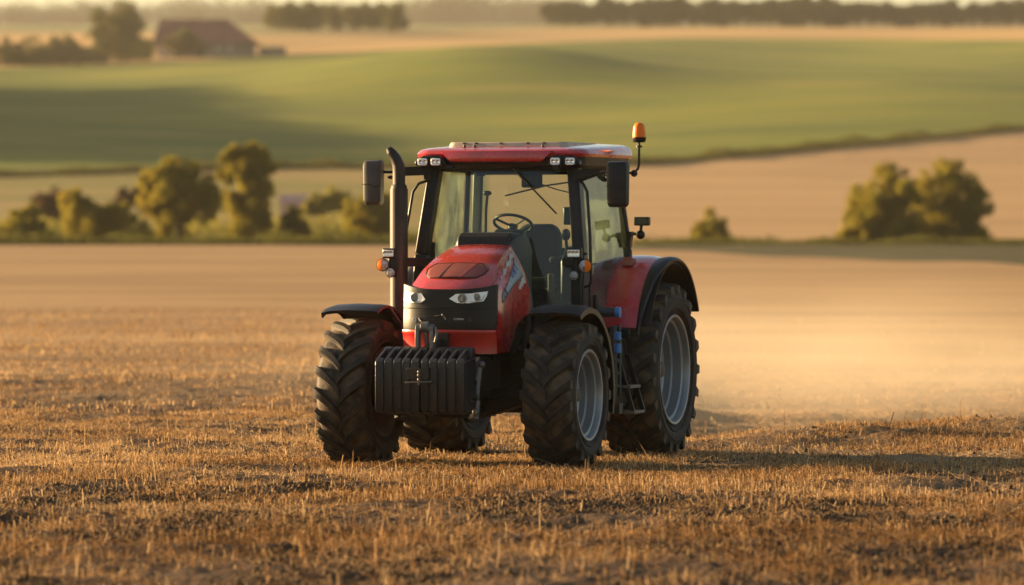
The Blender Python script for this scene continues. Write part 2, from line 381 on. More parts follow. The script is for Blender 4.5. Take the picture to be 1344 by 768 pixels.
# ------------------------------------------------------------------ stubble
STRAW = bpy.data.materials.new('straw'); STRAW.use_nodes = True
n = STRAW.node_tree; n.nodes.clear()
out = n.nodes.new('ShaderNodeOutputMaterial'); mx = n.nodes.new('ShaderNodeMixShader'); mx.inputs[0].default_value = .35
d_ = n.nodes.new('ShaderNodeBsdfDiffuse'); t_ = n.nodes.new('ShaderNodeBsdfTranslucent')
at = n.nodes.new('ShaderNodeAttribute'); at.attribute_name = 'tone'
cr = n.nodes.new('ShaderNodeValToRGB'); e = cr.color_ramp.elements
e[0].position = 0; e[0].color = (.055,.030,.014,1); e[1].position = 1; e[1].color = (.72,.48,.24,1)
k_ = cr.color_ramp.elements.new(.45); k_.color = (.32,.16,.058,1)
n.links.new(at.outputs['Fac'], cr.inputs[0])
for q in (d_, t_): n.links.new(cr.outputs[0], q.inputs[0])
n.links.new(d_.outputs[0], mx.inputs[1]); n.links.new(t_.outputs[0], mx.inputs[2]); n.links.new(mx.outputs[0], out.inputs[0])

TH = math.radians(17.8); CT, ST = math.cos(TH), math.sin(TH)
TX, TY = -0.454, 48.0
def loc2w(lx, ly): return TX + lx*CT + ly*ST, TY - lx*ST + ly*CT
def stalks(N, d0, d1, tmax, hmin, hmax, wd, lying=0., clump=True):
    u = rng.random(N); D = np.sqrt(d0*d0 + u*(d1*d1-d0*d0)); t = (rng.random(N)*2-1)*tmax
    X = D*t; Y = D
    dens = vnoise(X/.9, Y/1.3, 11)*.6 + vnoise(X/.25, Y/.35, 12)*.5
    # drill rows run across the picture
    row = .5+.5*np.cos(2*PI*(Y*.94 + X*.34)/.30)
    keep = rng.random(N) < np.clip(dens*2.2-.80, .05, 1)*(.5+.5*row)
    keep &= rng.random(N) < np.clip((135-Y)/65, 0, 1)**.8
    keep &= ~((Y > 54.5+np.clip(X-1.5,0,9)*1.05) & (rng.random(N) < np.clip((X-.6)/2.2, 0, .93)))
    if not lying: keep &= rng.random(N) < 1-.6*np.clip((44-Y)/4, 0, 1)*np.clip(1.3-1.1*vnoise(X/1.2, Y/.8, 13), 0, 1)
    X = X[keep]; Y = Y[keep]; N = len(X)
    # no straw through the tyres
    lx = (X-TX)*CT - (Y-TY)*ST; ly = (X-TX)*ST + (Y-TY)*CT
    k = np.ones(N, bool)
    for (cx_, cy_, hw, hl) in ((1.0,0,.27,.30),(-1.0,0,.27,.30),(1.03,2.6,.32,.36),(-1.03,2.6,.32,.36)):
        k &= ~((abs(lx-cx_) < hw) & (abs(ly-cy_) < hl))
    X = X[k]; Y = Y[k]; N = len(X)
    Z = z_near(X, Y)
    h = hmin + (hmax-hmin)*rng.random(N)**1.8
    h *= .6+.8*vnoise(X/1.1, Y/1.6, 21)
    th = rng.random(N)*2*PI; ln = rng.normal(0, .22, N)
    lie = rng.random(N) < lying
    ln = np.where(lie, rng.uniform(1.1, 1.5, N), ln)
    h = np.where(lie, h*1.8, h)
    dx = np.sin(ln)*np.cos(th); dy = np.sin(ln)*np.sin(th); dz = np.cos(ln)
    wa = rng.random(N)*PI; wx = np.cos(wa); wy = np.sin(wa)*.5
    w_ = wd*(.6+.8*rng.random(N))/2
    base = np.stack([X, Y, Z-.01+np.where(lie,.02,0)], 1); tip = base + np.stack([dx, dy, dz], 1)*h[:,None]
    sv = np.stack([wx, wy, 0*wx], 1)*w_[:,None]
    V = np.stack([base-sv, base+sv, tip+sv*.8, tip-sv*.8], 1).reshape(-1, 3)
    tone = np.clip(rng.normal(.42, .36, N)*.8 + .5*vnoise(X/2.1, Y/3., 31) - .12*np.clip((43-Y)/6, 0, 1), 0, 1)
    return V, np.repeat(tone, 4)
parts = [stalks(460000, 41, 62, .14, .018, .07, .0065), stalks(110000, 30.5, 44, .14, .02, .10, .007), stalks(420000, 30.5, 60, .14, .02, .09, .007, lying=1.),
         stalks(3000, 31, 62, .13, .10, .26, .008, lying=.35), stalks(240000, 60, 125, .13, .03, .08, .013)]
Vs = np.concatenate([p[0] for p in parts]); tn = np.concatenate([p[1] for p in parts])
so = np_mesh('stubble', Vs, np.arange(len(Vs)).reshape(-1, 4), STRAW)
at_ = so.data.attributes.new('tone', 'FLOAT', 'POINT'); at_.data.foreach_set('value', tn.astype(np.float32))
tag(so, 'cut golden straw stubble covering the near field', 'stubble', kind='stuff')
# clods of soil between the straw
def clods(N, d0, d1, tmax, rm=.024):
    u = rng.random(N); D = np.sqrt(d0*d0+u*(d1*d1-d0*d0)); t = (rng.random(N)*2-1)*tmax; X = D*t; Y = D
    keep = rng.random(N) < np.clip(vnoise(X/.8, Y/1.2, 41)*1.8-.6, 0, 1); X = X[keep]; Y = Y[keep]; N = len(X)
    Z = z_near(X, Y); r = .008+rm*rng.random(N)**3
    octv = np.array([(1,0,0),(0,1,0),(-1,0,0),(0,-1,0),(0,0,1),(0,0,-1)], float)
    a = rng.random(N)*PI; R = np.zeros((N,3,3)); R[:,0,0]=np.cos(a); R[:,0,1]=-np.sin(a); R[:,1,0]=np.sin(a); R[:,1,1]=np.cos(a); R[:,2,2]=1
    P = octv[None]*(.6+.6*rng.random((N,6,1))); P = np.einsum('nij,nkj->nki', R, P)*r[:,None,None]
    V = (P + np.stack([X,Y,Z],1)[:,None]).reshape(-1,3)
    f = np.array([(0,1,4),(1,2,4),(2,3,4),(3,0,4),(1,0,5),(2,1,5),(3,2,5),(0,3,5)])
    F = (f[None] + (np.arange(N)*6)[:,None,None]).reshape(-1,3)
    return V, F
CLOD = mat('clod', (.095,.058,.030), .95, var=.4, vscale=9, spec=.1)
cv, cf = clods(45000, 30.5, 60, .135)
cv2, cf2 = clods(80000, 30.5, 43, .135, .030)
cf = np.concatenate([cf, cf2+len(cv)]); cv = np.concatenate([cv, cv2])
tag(np_mesh('soil_clods', cv, cf, CLOD), 'loose brown soil crumbs between the stubble', 'soil', kind='stuff')

# ------------------------------------------------------------------ trees
BARK = mat('bark', (.075,.055,.038), .9, bump=.3, bscale=10)
LEAF1 = leafmat('leaves olive', (.18,.165,.022), (.30,.23,.032), .55)
LEAF2 = leafmat('leaves pale', (.24,.22,.045), (.32,.26,.05), .5)
LEAF3 = leafmat('leaves dark', (.075,.078,.018), (.12,.105,.024), .4)
LEAF5 = leafmat('leaves very dark', (.022,.026,.009), (.042,.042,.012), .25)
LEAF4 = leafmat('leaves red brown', (.14,.075,.035), (.10,.06,.03))
def crown_pts(lumps, N, sub=16, seed=0):
    r = np.random.default_rng(seed); out = []
    tot = sum(l[3]**2 for l in lumps)
    for (cx, cy_, cz, R, sz) in [(l[0], l[1], l[2], l[3], l[4] if len(l) > 4 else 1.) for l in lumps]:
        R = R*1.1; n1 = int(N*1.25*R*R/tot); k = max(5, int(sub))
        dirs = r.normal(size=(k,3)); dirs /= np.linalg.norm(dirs, axis=1)[:,None]
        cen = dirs*R*r.uniform(.45,1.08,(k,1)); rad = R*r.uniform(.12,.36,k)
        w_ = rad**2/np.sum(rad**2); idx = r.choice(k, n1, p=w_)
        d = r.normal(size=(n1,3)); d /= np.linalg.norm(d, axis=1)[:,None]
        P = cen[idx] + d*(rad[idx]*r.uniform(.3,1.12,n1)**.6)[:,None]
        fill = r.random(n1) < .18
        P[fill] = d[fill]*R*(r.random(fill.sum())**.5)[:,None]*.8
        P[:,2] *= sz
        out.append(P+np.array([cx,cy_,cz]))
    return np.concatenate(out)
def leaf_mesh(name, P, size, m, parent, seed=0):
    r = np.random.default_rng(seed+99); N = len(P)
    a = r.normal(size=(N,3)); a /= np.linalg.norm(a,axis=1)[:,None]
    b = np.cross(a, r.normal(size=(N,3))); b /= np.linalg.norm(b,axis=1)[:,None]
    s = size*r.uniform(.6,1.4,(N,1))
    V = np.stack([P-a*s, P+b*s*.6, P+a*s, P-b*s*.6], 1).reshape(-1,3)
    return np_mesh(name, V, np.arange(4*N).reshape(-1,4), m, parent)
def make_tree(name, loc, lumps, N, leaf, m, label, cat='tree', group=None, trunk=(.22, None), seed=0, limbs=6):
    root = empty(name, loc); tag(root, label, cat, group)
    P = crown_pts(lumps, int(N*1.4), 26, seed); P = P[P[:,2] > .04]
    leaf_mesh('crown', P, leaf*.88, m, root, seed)
    big = max(lumps, key=lambda l: l[3]); top = big[2]+big[3]*.5
    mb = MB(); r0 = trunk[0]; rr = random.Random(seed)
    mb.tube([(0,0,-.6),(0,0,0),(big[0]*.3,big[1]*.3,top*.35),(big[0]*.8,big[1]*.8,top*.7),(big[0],big[1],top)], [r0*1.5,r0*1.2,r0*.9,r0*.55,r0*.15], 8)
    for i in range(limbs):
        l = lumps[i % len(lumps)]; a = rr.random()*2*PI; z0 = top*(.2+.35*rr.random())
        e_ = (l[0]+math.cos(a)*l[3]*.7, l[1]+math.sin(a)*l[3]*.7, l[2]+rr.uniform(-.2,.6)*l[3])
        s0 = (big[0]*.4, big[1]*.4, z0)
        mid = tuple((s0[j]+e_[j])/2 + (0,0,.12*l[3])[j] for j in range(3))
        mb.tube([s0, mid, e_], [r0*.5, r0*.3, r0*.08], 6)
    obj('trunk', mb, BARK, root)
    return root
def place(px, d, sink=0.): 
    x = px2t(px)*d; return (x, d, float(z_of(x, d))-sink)
def hpx(rows, d): return rows*d/FPX
def zrow(row, d): return CAM_H + (HOR-row)*d/FPX
# near hedgerow trees, left.  sizes in metres at about 310 m (1 px = 4.6 cm)
S = 310/FPX
def L(d, px0, items, zb):   # items: (px, row, radius px[, z stretch]) -> lumps relative to the tree base
    k = d/FPX; return [((p-px0)*k, random.uniform(-.3,.3)*r*k, zrow(row,d)-zb, r*k, (q[0] if q else 1.)) for p, row, r, *q in items]
def tree_at(name, px, d, items, N, leaf, m, label, **kw):
    if d < 0: d = d_of_row(-d, px2t(px))
    l = place(px, d); return make_tree(name, l, L(d, px, items, l[2]), N, leaf, m, label, **kw)
tree_at('bush', 30, 300, [(30,303,28),(12,310,16),(48,312,16),(30,290,16)], 5200, .12, LEAF1, 'small round olive bush at the left edge behind the stubble field', cat='bush', seed=1, trunk=(.08,))
tree_at('bush', 128, 305, [(108,290,32),(135,298,32),(165,306,26),(100,270,18),(185,314,14),(150,285,22)], 8200, .12, LEAF1, 'wide sloping olive bush between the small round bush and the round tree', cat='bush', seed=2, trunk=(.1,))
tree_at('tree', 236, 312, [(232,252,40),(212,245,26),(262,262,26),(228,283,26),(240,232,22),(205,275,16)], 11000, .12, LEAF1, 'round broad tree with sunlit left edge, second from the tall one', seed=3, trunk=(.2,))
tree_at('tree', 322, 316, [(330,215,26),(312,222,24),(336,248,24),(325,272,26,1.1),(300,262,15),(320,295,24),(345,290,14),(330,200,13)], 10500, .12, LEAF1, 'tall narrow two-lobed tree with a yellow sunlit top', seed=4, trunk=(.18,))
tree_at('bush', 388, 312, [(388,296,18),(378,302,12),(398,303,12)], 2600, .11, LEAF3, 'low dark bush right of the tall narrow tree', cat='bush', seed=5, trunk=(.05,))
tree_at('bush', 487, 322, [(478,290,26),(498,284,26),(490,268,18),(510,296,20)], 5200, .12, LEAF1, 'olive bush half hidden behind the exhaust pipe', cat='bush', seed=6, trunk=(.08,))
tree_at('bush', 432, 400, [(420,268,15),(438,264,16),(456,270,14),(405,272,10)], 3200, .14, LEAF2, 'pale yellow green bush left of the exhaust pipe', cat='bush', seed=7, trunk=(.06,))
tree_at('bush', 75, 380, [(60,268,15),(82,266,18),(100,272,14),(70,280,14)], 3200, .14, LEAF4, 'red brown bush behind the small round bush', cat='bush', seed=8, trunk=(.06,))
tree_at('bush', 180, 400, [(165,262,12),(185,258,14),(198,270,12)], 2600, .14, LEAF4, 'red brown bush behind the gap left of the round tree', cat='bush', seed=9, trunk=(.06,))
# right
tree_at('bush', 934, 340, [(934,300,20),(926,308,16),(945,307,16),(934,315,16)], 3600, .12, LEAF1, 'small lone bush right of the rear wheel on the field edge', cat='bush', seed=10, trunk=(.06,))
tree_at('tree', 1160, 335, [(1160,262,38),(1135,278,28),(1180,285,32),(1150,300,28),(1122,300,22),(1140,314,20),(1172,312,22),(1200,308,20),(1115,312,13),(1165,240,20),(1190,255,18)], 12500, .12, LEAF1, 'left one of the two broad trees on the right', seed=11, trunk=(.2,))
tree_at('tree', 1245, 338, [(1240,255,40),(1268,275,32),(1225,288,34),(1262,300,30),(1215,312,20),(1250,314,22),(1282,306,18),(1245,228,20),(1285,262,18),(1215,238,16),(1240,305,30)], 13500, .12, LEAF1, 'right one of the two broad trees on the right, slightly taller', seed=12, trunk=(.2,))
# hedge plants along the verge (low scrub)
def scrub(name, xs, d, hh, N, m, label, seed):
    r = np.random.default_rng(seed); P = []
    for (a, b) in xs:
        n1 = int(N*(b-a)/sum(q[1]-q[0] for q in xs)); px = r.uniform(a, b, n1); dd = d + r.uniform(-4, 4, n1)
        X = px2t(px)*dd; hm = hh*(.35+.9*vnoise(X/1.5, dd/6., seed))
        P.append(np.stack([X, dd, z_of(X, dd)+hm*r.random(n1)**.8], 1))
    return tag(leaf_mesh(name, np.concatenate(P), .11, m, None, seed), label, 'hedge', kind='stuff')
scrub('hedge_scrub', [(-900, 640)], 292, .75, 26000, LEAF3, 'low ragged olive hedge along the far edge of the stubble field, left side', 51)
scrub('hedge_scrub', [(830, 2300)], 325, .8, 24000, LEAF3, 'low ragged hedge under the two broad trees, right side', 52)
r_ = np.random.default_rng(77); n1 = 60000; tt_ = r_.uniform(-.22, .22, n1); bb = np.interp(tt_, T, B_low); dd = bb + r_.uniform(0, 7, n1)
hh_ = .35+1.0*vnoise(tt_*dd/3., tt_*0, 7)
Pb = np.stack([tt_*dd, dd, z_of(tt_*dd, dd)+hh_*r_.random(n1)], 1)
tag(leaf_mesh('bank_scrub', Pb, .16, LEAF3, None, 5), 'dark rough strip of scrub along the lower edge of the green hillside', 'hedge', kind='stuff')
scrub('farm_hedge', [(-700, 205)], d_of_row(84, px2t(90)), 4.5, 16000, LEAF3, 'dark hedge running left of the barn behind the farm bushes', 53)
scrub('valley_scrub', [(-300, 520)], 352, 1.9, 26000, LEAF2, 'pale olive scrub in the valley behind the left trees', 54)
# farmstead trees, about 1000 m
tree_at('tree', 155, -81, [(155,36,30),(140,52,24),(172,50,24),(150,66,24),(165,20,15),(180,66,16),(135,68,14)], 6500, .34, LEAF3, 'large dark round tree left of the barn', seed=20, trunk=(.4,), limbs=8)
tree_at('bush', 188, -80, [(186,62,14),(192,70,10)], 1800, .3, LEAF2, 'pale bush between the large dark tree and the barn', cat='bush', seed=21, trunk=(.1,))
tree_at('bush', 16, -87, [(14,68,15),(8,76,12),(26,76,10)], 1800, .3, LEAF3, 'dark round bush at the far left edge of the farm hedge', cat='bush', seed=22, trunk=(.1,))
tree_at('bush', 50, -87, [(48,68,17),(58,76,14),(38,78,12)], 2000, .3, LEAF3, 'dark bush in the farm hedge, second from the left edge', cat='bush', seed=23, trunk=(.1,))
tree_at('bush', 88, -86, [(86,62,20),(98,72,16),(74,74,16)], 2600, .3, LEAF3, 'tallest dark bush of the farm hedge, left of the large tree', cat='bush', seed=24, trunk=(.1,))
tree_at('bush', 120, -84, [(116,76,12),(128,78,12)], 1500, .3, LEAF3, 'low dark bush at the foot of the large farm tree', cat='bush', seed=25, trunk=(.1,))
tree_at('tree', 242, -77, [(242,54,15),(230,57,12),(254,58,12)], 2200, .3, LEAF3, 'dark flat-topped tree standing in front of the barn', seed=26, trunk=(.2,))
tree_at('tree', 395, 1300, [(388,30,15),(402,34,14),(395,38,12)], 1800, .5, LEAF3, 'small round tree standing in front of the left end of the skyline copse', seed=27, trunk=(.3,))

# the tree belt on the skyline at the right: one tree per copy
belt_src = []
for s in range(4):
    rr = np.random.default_rng(60+s)
    H = 10.; lumps = [(rr.uniform(-1.5,1.5), rr.uniform(-1,1), H*rr.uniform(.35,.85), H*rr.uniform(.20,.34)) for _ in range(6)]
    belt_src.append(lumps)
BELT = 'dark trees in the skyline belt on the right'
protos = []
def copy_tree(root, loc, sc, rz):
    c = root.copy(); COL.objects.link(c); c.location = loc; c.scale = (sc,)*3; c.rotation_euler = (0,0,rz)
    for ch in root.children:
        k2 = ch.copy(); COL.objects.link(k2); k2.parent = c
    return c
rb = random.Random(5)
def belt(px0, px1, step, d, h0, h1, label, group, srcs, lm=None):
    px = px0; i = 0
    while px < px1:
        dd = d_of_row(d, px2t(px)) + rb.uniform(-15, 15); l = place(px, dd, .3)
        sc_ = rb.uniform(h0, h1)/10.
        src = srcs[rb.randrange(4)]
        if isinstance(src, list):
            k3 = srcs.index(src)
            root = make_tree('tree', l, src, 1500, .5, lm or LEAF5, label, group=group, seed=60+k3, trunk=(.3,), limbs=4)
            root.scale = (sc_,)*3; srcs[k3] = root
        else:
            root = copy_tree(src, l, sc_, rb.random()*6)
        tag(root, label, 'tree', group)
        px += step*rb.uniform(.7, 1.3); i += 1
src4 = list(belt_src)
belt(735, 1345, 12, 33, 4.8, 8., 'dark tree in the belt on the skyline at the upper right', BELT, src4)
belt(720, 1345, 17, 35.5, 5.5, 8.5, 'dark tree in the belt on the skyline at the upper right', BELT, src4)
src4b = list(belt_src)
belt(360, 535, 13, 41, 5, 8, 'hazy tree in the copse on the skyline right of the barn', 'trees of the copse right of the barn', src4b, LEAF3)
tall = copy_tree(src4[0], place(742, d_of_row(32, px2t(742)), .3), 1.15, 1.); tag(tall, 'tallest tree of the skyline belt, standing above its left end', 'tree')
# hazy woods far behind: one mass each
def wood(name, px0, px1, d, depth, h, N, label, seed):
    r = np.random.default_rng(seed); n_t = int((px1-px0)*1.3)
    P = []
    tx = px2t(r.uniform(px0, px1, n_t)); td = d + r.random(n_t)*depth
    th_ = h*(.65+.5*vnoise(tx*d/28., td/60., seed))*r.uniform(.85,1.1,n_t)
    per = N//n_t
    for i in range(n_t):
        X = tx[i]*td[i]; dr = r.normal(size=(per,3)); dr /= np.linalg.norm(dr,axis=1)[:,None]
        R = th_[i]*.5
        q = dr*(r.random((per,1))**.4)*np.array([R*.75,R*.75,R]) ; q[:,2] += R
        P.append(q+np.array([X, td[i], float(z_of(X, td[i]))]))
    return tag(leaf_mesh(name, np.concatenate(P), .9, LEAF5, None, seed), label, 'wood', kind='stuff')
wood('distant_wood', -700, 380, 3150, 90, 23., 50000, 'hazy wood on the horizon behind the barn, upper left', 71)
wood('distant_wood', 330, 545, 3180, 90, 21., 14000, 'hazy wood behind the skyline copse', 72)
wood('distant_wood', 525, 760, 3100, 90, 24., 20000, 'hazy wood on the horizon above the cab', 73)
wood('distant_wood', 740, 2000, 3200, 90, 22., 50000, 'hazy wood behind the dark skyline belt on the right', 74)

wood('shade_wood', -900, -150, 620, 290, 14.5, 80000, 'added unseen wood beyond the left edge, shading the green hillside', 75)  # wood added out of view to throw shade across the green hillside
# ------------------------------------------------------------------ barn and wall
BW = mat('barn wall', (.20,.16,.13), .9, var=.2, vscale=.5); BR = mat('barn roof', (.21,.065,.045), .8, var=.25, vscale=.4)
BWH = mat('whitewash', (.45,.40,.34), .9)
d = d_of_row(75, px2t(268)); bx_, by_, bz_ = place(268, d, .3)
barn = tag(empty('barn', (bx_+.3, by_, bz_)), 'long barn with a red brown hipped roof beside the large dark tree', 'barn')
k = d/FPX; barn.scale = (1.13,1.13,1.06)
obj('wall', MB().box((0,4,1.6),(17.5,11,3.2)), BW, barn)
hw, ov = 9.4, 0
ev = [(-9.6,-2.2,3.0),(9.8,-2.2,3.0),(9.8,10.2,3.0),(-9.6,10.2,3.0),(-8.6,4,7.6),(3.9,4,7.6)]
rf = obj('roof', MB().add(ev+[(p[0],p[1],p[2]-.15) for p in ev[:4]], [(0,1,5,4),(1,2,5),(2,3,4,5),(3,0,4),(0,6,7,1),(1,7,8,2),(2,8,9,3),(3,9,6,0),(6,9,8,7)]), BR, barn, angle=0)
rd = obj('ridge_tiles', MB().beam((-8.6,4,7.66),(3.9,4,7.66),.4,.2), BR, rf)
for x in (-5.5, -1.0): obj('door', MB().box((x,-1.58,1.2),(1.8,.1,2.4)), mat('barn door', (.06,.05,.045), .9), barn)
for x in (2.4, 4.6): 
    wdw = obj('window', MB().box((x,-1.57,1.9),(.9,.08,.8)), BWH, barn)
lean = empty('lean_to', (0,0,0), parent=barn)
obj('wall', MB().box((-7.0,-2.9,1.0),(3.2,2.6,2.0)), BWH, lean); obj('roof', MB().prism([(-4.4,1.9),(-1.5,2.8),(-1.5,2.95),(-4.4,2.05)], -8.9, -5.1), BR, lean)
wx_, wy_, wz_ = place(358, d_of_row(72.5, px2t(358)), .2)
obw = obj('field_wall', MB().box((0,0,.9),(5.6,.5,1.8)).box((0,0,1.86),(5.8,.66,.12)), BW, None, bevel=.03); obw.location = (wx_, wy_, wz_)
tag(obw, 'low dark wall running right from the barn', 'wall')
cx0, cy0, cz0 = place(380, 430)
shed = tag(empty('cottage', (cx0+.3, 440, float(z_of(cx0,440))-.2)), 'small pale cottage behind the low dark bush', 'house')
obj('wall', MB().box((0,0,.7),(2.9,3.0,1.4)), mat('cottage wall', (.42,.30,.25), .9), shed)
obj('roof', MB().prism([(-1.8,1.35),(1.8,1.35),(0,2.1)], -1.6, 1.6), mat('cottage roof', (.40,.24,.19), .8), shed)
obj('door', MB().box((-.5,-1.52,.55),(.5,.06,1.1)), BW, shed)

# ------------------------------------------------------------------ tractor
TR = empty('tractor', (TX, TY, 0), -TH)
tag(TR, 'red farm tractor with front weights and amber beacon standing on the stubble', 'tractor')

def tyre_mat(R):
    m = TYRE.copy(); n = m.node_tree; p = n.nodes['Principled BSDF']; src = p.inputs['Base Color'].links[0].from_socket
    tc = n.nodes.new('ShaderNodeTexCoord'); sx = n.nodes.new('ShaderNodeSeparateXYZ'); cb = n.nodes.new('ShaderNodeCombineXYZ'); le = n.nodes.new('ShaderNodeVectorMath'); le.operation = 'LENGTH'
    n.links.new(tc.outputs['Object'], sx.inputs[0]); n.links.new(sx.outputs['Y'], cb.inputs['Y']); n.links.new(sx.outputs['Z'], cb.inputs['Z']); n.links.new(cb.outputs[0], le.inputs[0])
    r = n.nodes.new('ShaderNodeMapRange'); r.inputs[1].default_value = R-.022; r.inputs[2].default_value = R-.052; n.links.new(le.outputs['Value'], r.inputs[0])
    r2 = n.nodes.new('ShaderNodeMapRange'); r2.inputs[1].default_value = R-.12; r2.inputs[2].default_value = R-.07; n.links.new(le.outputs['Value'], r2.inputs[0])
    nz = n.nodes.new('ShaderNodeTexNoise'); nz.inputs['Scale'].default_value = 9; nz.inputs['Detail'].default_value = 8; n.links.new(tc.outputs['Object'], nz.inputs['Vector'])
    r3 = n.nodes.new('ShaderNodeMapRange'); r3.inputs[1].default_value = .38; r3.inputs[2].default_value = .68; r3.inputs[4].default_value = .75; n.links.new(nz.outputs[0], r3.inputs[0])
    a = n.nodes.new('ShaderNodeMath'); a.operation = 'MULTIPLY'; b = n.nodes.new('ShaderNodeMath'); b.operation = 'MULTIPLY'
    n.links.new(r.outputs[0], a.inputs[0]); n.links.new(r2.outputs[0], a.inputs[1]); n.links.new(a.outputs[0], b.inputs[0]); n.links.new(r3.outputs[0], b.inputs[1])
    x = n.nodes.new('ShaderNodeMix'); x.data_type = 'RGBA'; n.links.new(b.outputs[0], x.inputs['Factor']); n.links.new(src, x.inputs['A']); x.inputs['B'].default_value = (.17,.115,.068,1)
    n.links.new(x.outputs['Result'], p.inputs['Base Color']); return m
def wheel(lx, ly, R, hw, rr, nl, side, inner_up):
    """side +1: outer face towards +x"""
    W = empty('wheel', (lx, ly, R-.02), parent=TR)
    rc = R-.055
    prof = [(hw*.70,rr*.97),(hw*.80,rr*1.0),(hw*.93,rr+.06*R/.675),(hw*1.0,rr+.45*(rc-rr)),(hw*.99,rr+.66*(rc-rr)),(hw*.90,rc-.035),(hw*.78,rc-.012),(hw*.4,rc),(0,rc+.004)]
    prof = prof + [(-a, b) for a, b in prof[-2::-1]]
    mb = MB().lathe(prof, n=96)
    kk = hw
    for i in range(nl):
        for sgn in (-1, 1):
            p0 = 2*PI*(i + (.5 if sgn > 0 else 0))/nl
            rings = []
            for s in (0.0,.12,.3,.5,.7,.88,1.0):
                x = sgn*(-.015 + s*(hw*1.03)); ph = p0 + (.36*s**.72)*(.675/R)**.5
                base = np.interp(abs(x), [0, hw*.4, hw*.78, hw*.90, hw*1.03], [rc+.004, rc, rc-.012, rc-.035, rc-.075]) - .012
                top = np.interp(abs(x), [0, hw*.4, hw*.85, hw*.95, hw*1.04], [R, R-.002, R-.012, R-.022, R-.05])
                wb = (.042+.010*s)/R*1.15; wt = (.027+.006*s)/R*1.15
                rings.append([(x, -math.cos(ph+a)*r, math.sin(ph+a)*r) for a, r in ((-wb,base),(wb,base),(wt,top),(-wt,top))])
            mb.loft(rings)
    # ring ribs on the sidewall
    for q in (.30, .62):
        for sgn in (-1, 1):
            r_ = rr + q*(rc-rr); xx = np.interp(q, [0,.45,.66,1],[.9,1.0,.99,.9])*hw*sgn
            mb.lathe([(xx-.004*sgn, r_-.012),(xx+.006*sgn, r_),(xx-.004*sgn, r_+.012)], n=72)
    ty = obj('tyre', mb, tyre_mat(R), W, angle=38)
    s = side; f = R/.675
    rp = [(.86*hw,rr+.012),(.90*hw,rr+.022),(.93*hw,rr+.014),(.92*hw,rr-.004),(.86*hw,rr-.014),(.72*hw,rr-.020),(.68*hw,rr-.045),(.40*hw,rr-.052),(.36*hw,rr-.078),(.14*hw,rr-.085),(.10*hw,rr-.10),
          (.04*hw,rr*.62),(-.04*hw,rr*.50),(-.02*hw,rr*.40),(.10*hw,rr*.36),(.10*hw,.001)]
    rm = obj('rim', MB().lathe([(a*s, b) for a, b in rp], n=72), RIM, W, angle=28)
    ip = [(-.90*hw,rr+.018),(-.92*hw,rr+.010),(-.90*hw,rr-.006),(-.75*hw,rr-.02),(-.70*hw,rr-.05),(-.2*hw,rr-.08),(-.1*hw,rr*.60),(-.12*hw,rr*.35),(-.12*hw,.001)]
    obj('inner_rim', MB().lathe([(a*s, b) for a, b in ip], n=72), HUBM, W, angle=28)
    hb = MB().lathe([(.08*hw*s,rr*.33),(.30*hw*s,rr*.31),(.34*hw*s,rr*.26),(.36*hw*s,rr*.16),(.50*hw*s,rr*.14),(.53*hw*s,rr*.10),(.53*hw*s,.001)], n=32)
    for i in range(8):
        a = 2*PI*i/8; c = (.10*hw*s, math.cos(a)*rr*.44, math.sin(a)*rr*.44)
        hb.lathe([(-.02*s,.024),(.025*s,.024),(.035*s,.016),(.035*s,.001)], c, n=6)
    obj('hub', hb, HUBM, W)
    return W
wheel(1.0, 0, .680, .250, .405, 19, 1, 0); wheel(-1.0, 0, .690, .250, .405, 19, -1, 0)
wheel(1.03, 2.6, .850, .300, .515, 21, 1, 0); wheel(-1.03, 2.6, .850, .300, .515, 21, -1, 0)

# chassis, axles
mb = MB()
mb.prism([(-.55,.62),(-.55,.98),(.4,1.05),(1.1,1.05),(1.1,.50),(.4,.46),(-.2,.50)], -.24, .24)
mb.prism([(1.05,.45),(1.05,1.0),(3.0,1.0),(3.0,.55),(2.2,.45)], -.33, .33)
obj('chassis', mb, CHASSIS, TR, bevel=.02)
mb = MB().prism([(-.70,.60),(-.62,.76),(-.2,.70),(.2,.70),(.62,.76),(.70,.60),(.2,.44),(-.2,.44)], -.10, .12, 'y')
for s in (-1,1): mb.lathe([(-.12,.001),(-.12,.17),(.02,.19),(.10,.14),(.12,.001)], (s*.74,0,.67), n=24); mb.tube([(s*.28,-.16,.62),(s*.66,-.18,.68)], .028, 8)
obj('front_axle', mb, CHASSIS, TR, bevel=.012)
mb = MB().lathe([(-.80,.001),(-.80,.13),(-.45,.16),(-.30,.26),(.30,.26),(.45,.16),(.80,.13),(.80,.001)], (0,2.6,.85), n=28)
obj('rear_axle', mb, CHASSIS, TR)
# engine bay clutter seen between hood and fender
mb = MB()
mb.box((0,.35,1.25),(.66,.95,.55)); 
for z in (1.08,1.2,1.32): mb.tube([(.36,-.1,z),(.40,.15,z+.03),(.38,.5,z),(.40,.8,z-.05)], .022, 8)
mb.lathe([(-.06,.001),(-.06,.09),(.06,.09),(.06,.001)], (.36,.25,1.12), n=20); mb.tube([(.38,.55,1.0),(.44,.6,1.3),(.40,.65,1.5)], .035, 10)
mb.box((.40,.62,.95),(.16,.30,.22)); mb.box((-.40,.5,.95),(.16,.4,.3))
obj('engine', mb, CHASSIS, TR, bevel=.01)
mb = MB()
for i in range(9):
    y0 = -.05+random.random()*.8; z0 = .95+random.random()*.5; obj('bolt', MB().ball((.415,y0,z0), .012, 8, 6), GREYIRON, TR)
# front support frame below the hood
mb = MB().prism([(-.60,.62),(-.60,1.00),(-.30,1.04),(.15,1.04),(.15,.70)], -.32, .32)
for s in (-1,1):
    mb.box((s*.335,-.42,.86),(.03,.36,.30))
obj('front_support', mb, IRON, TR, bevel=.012)
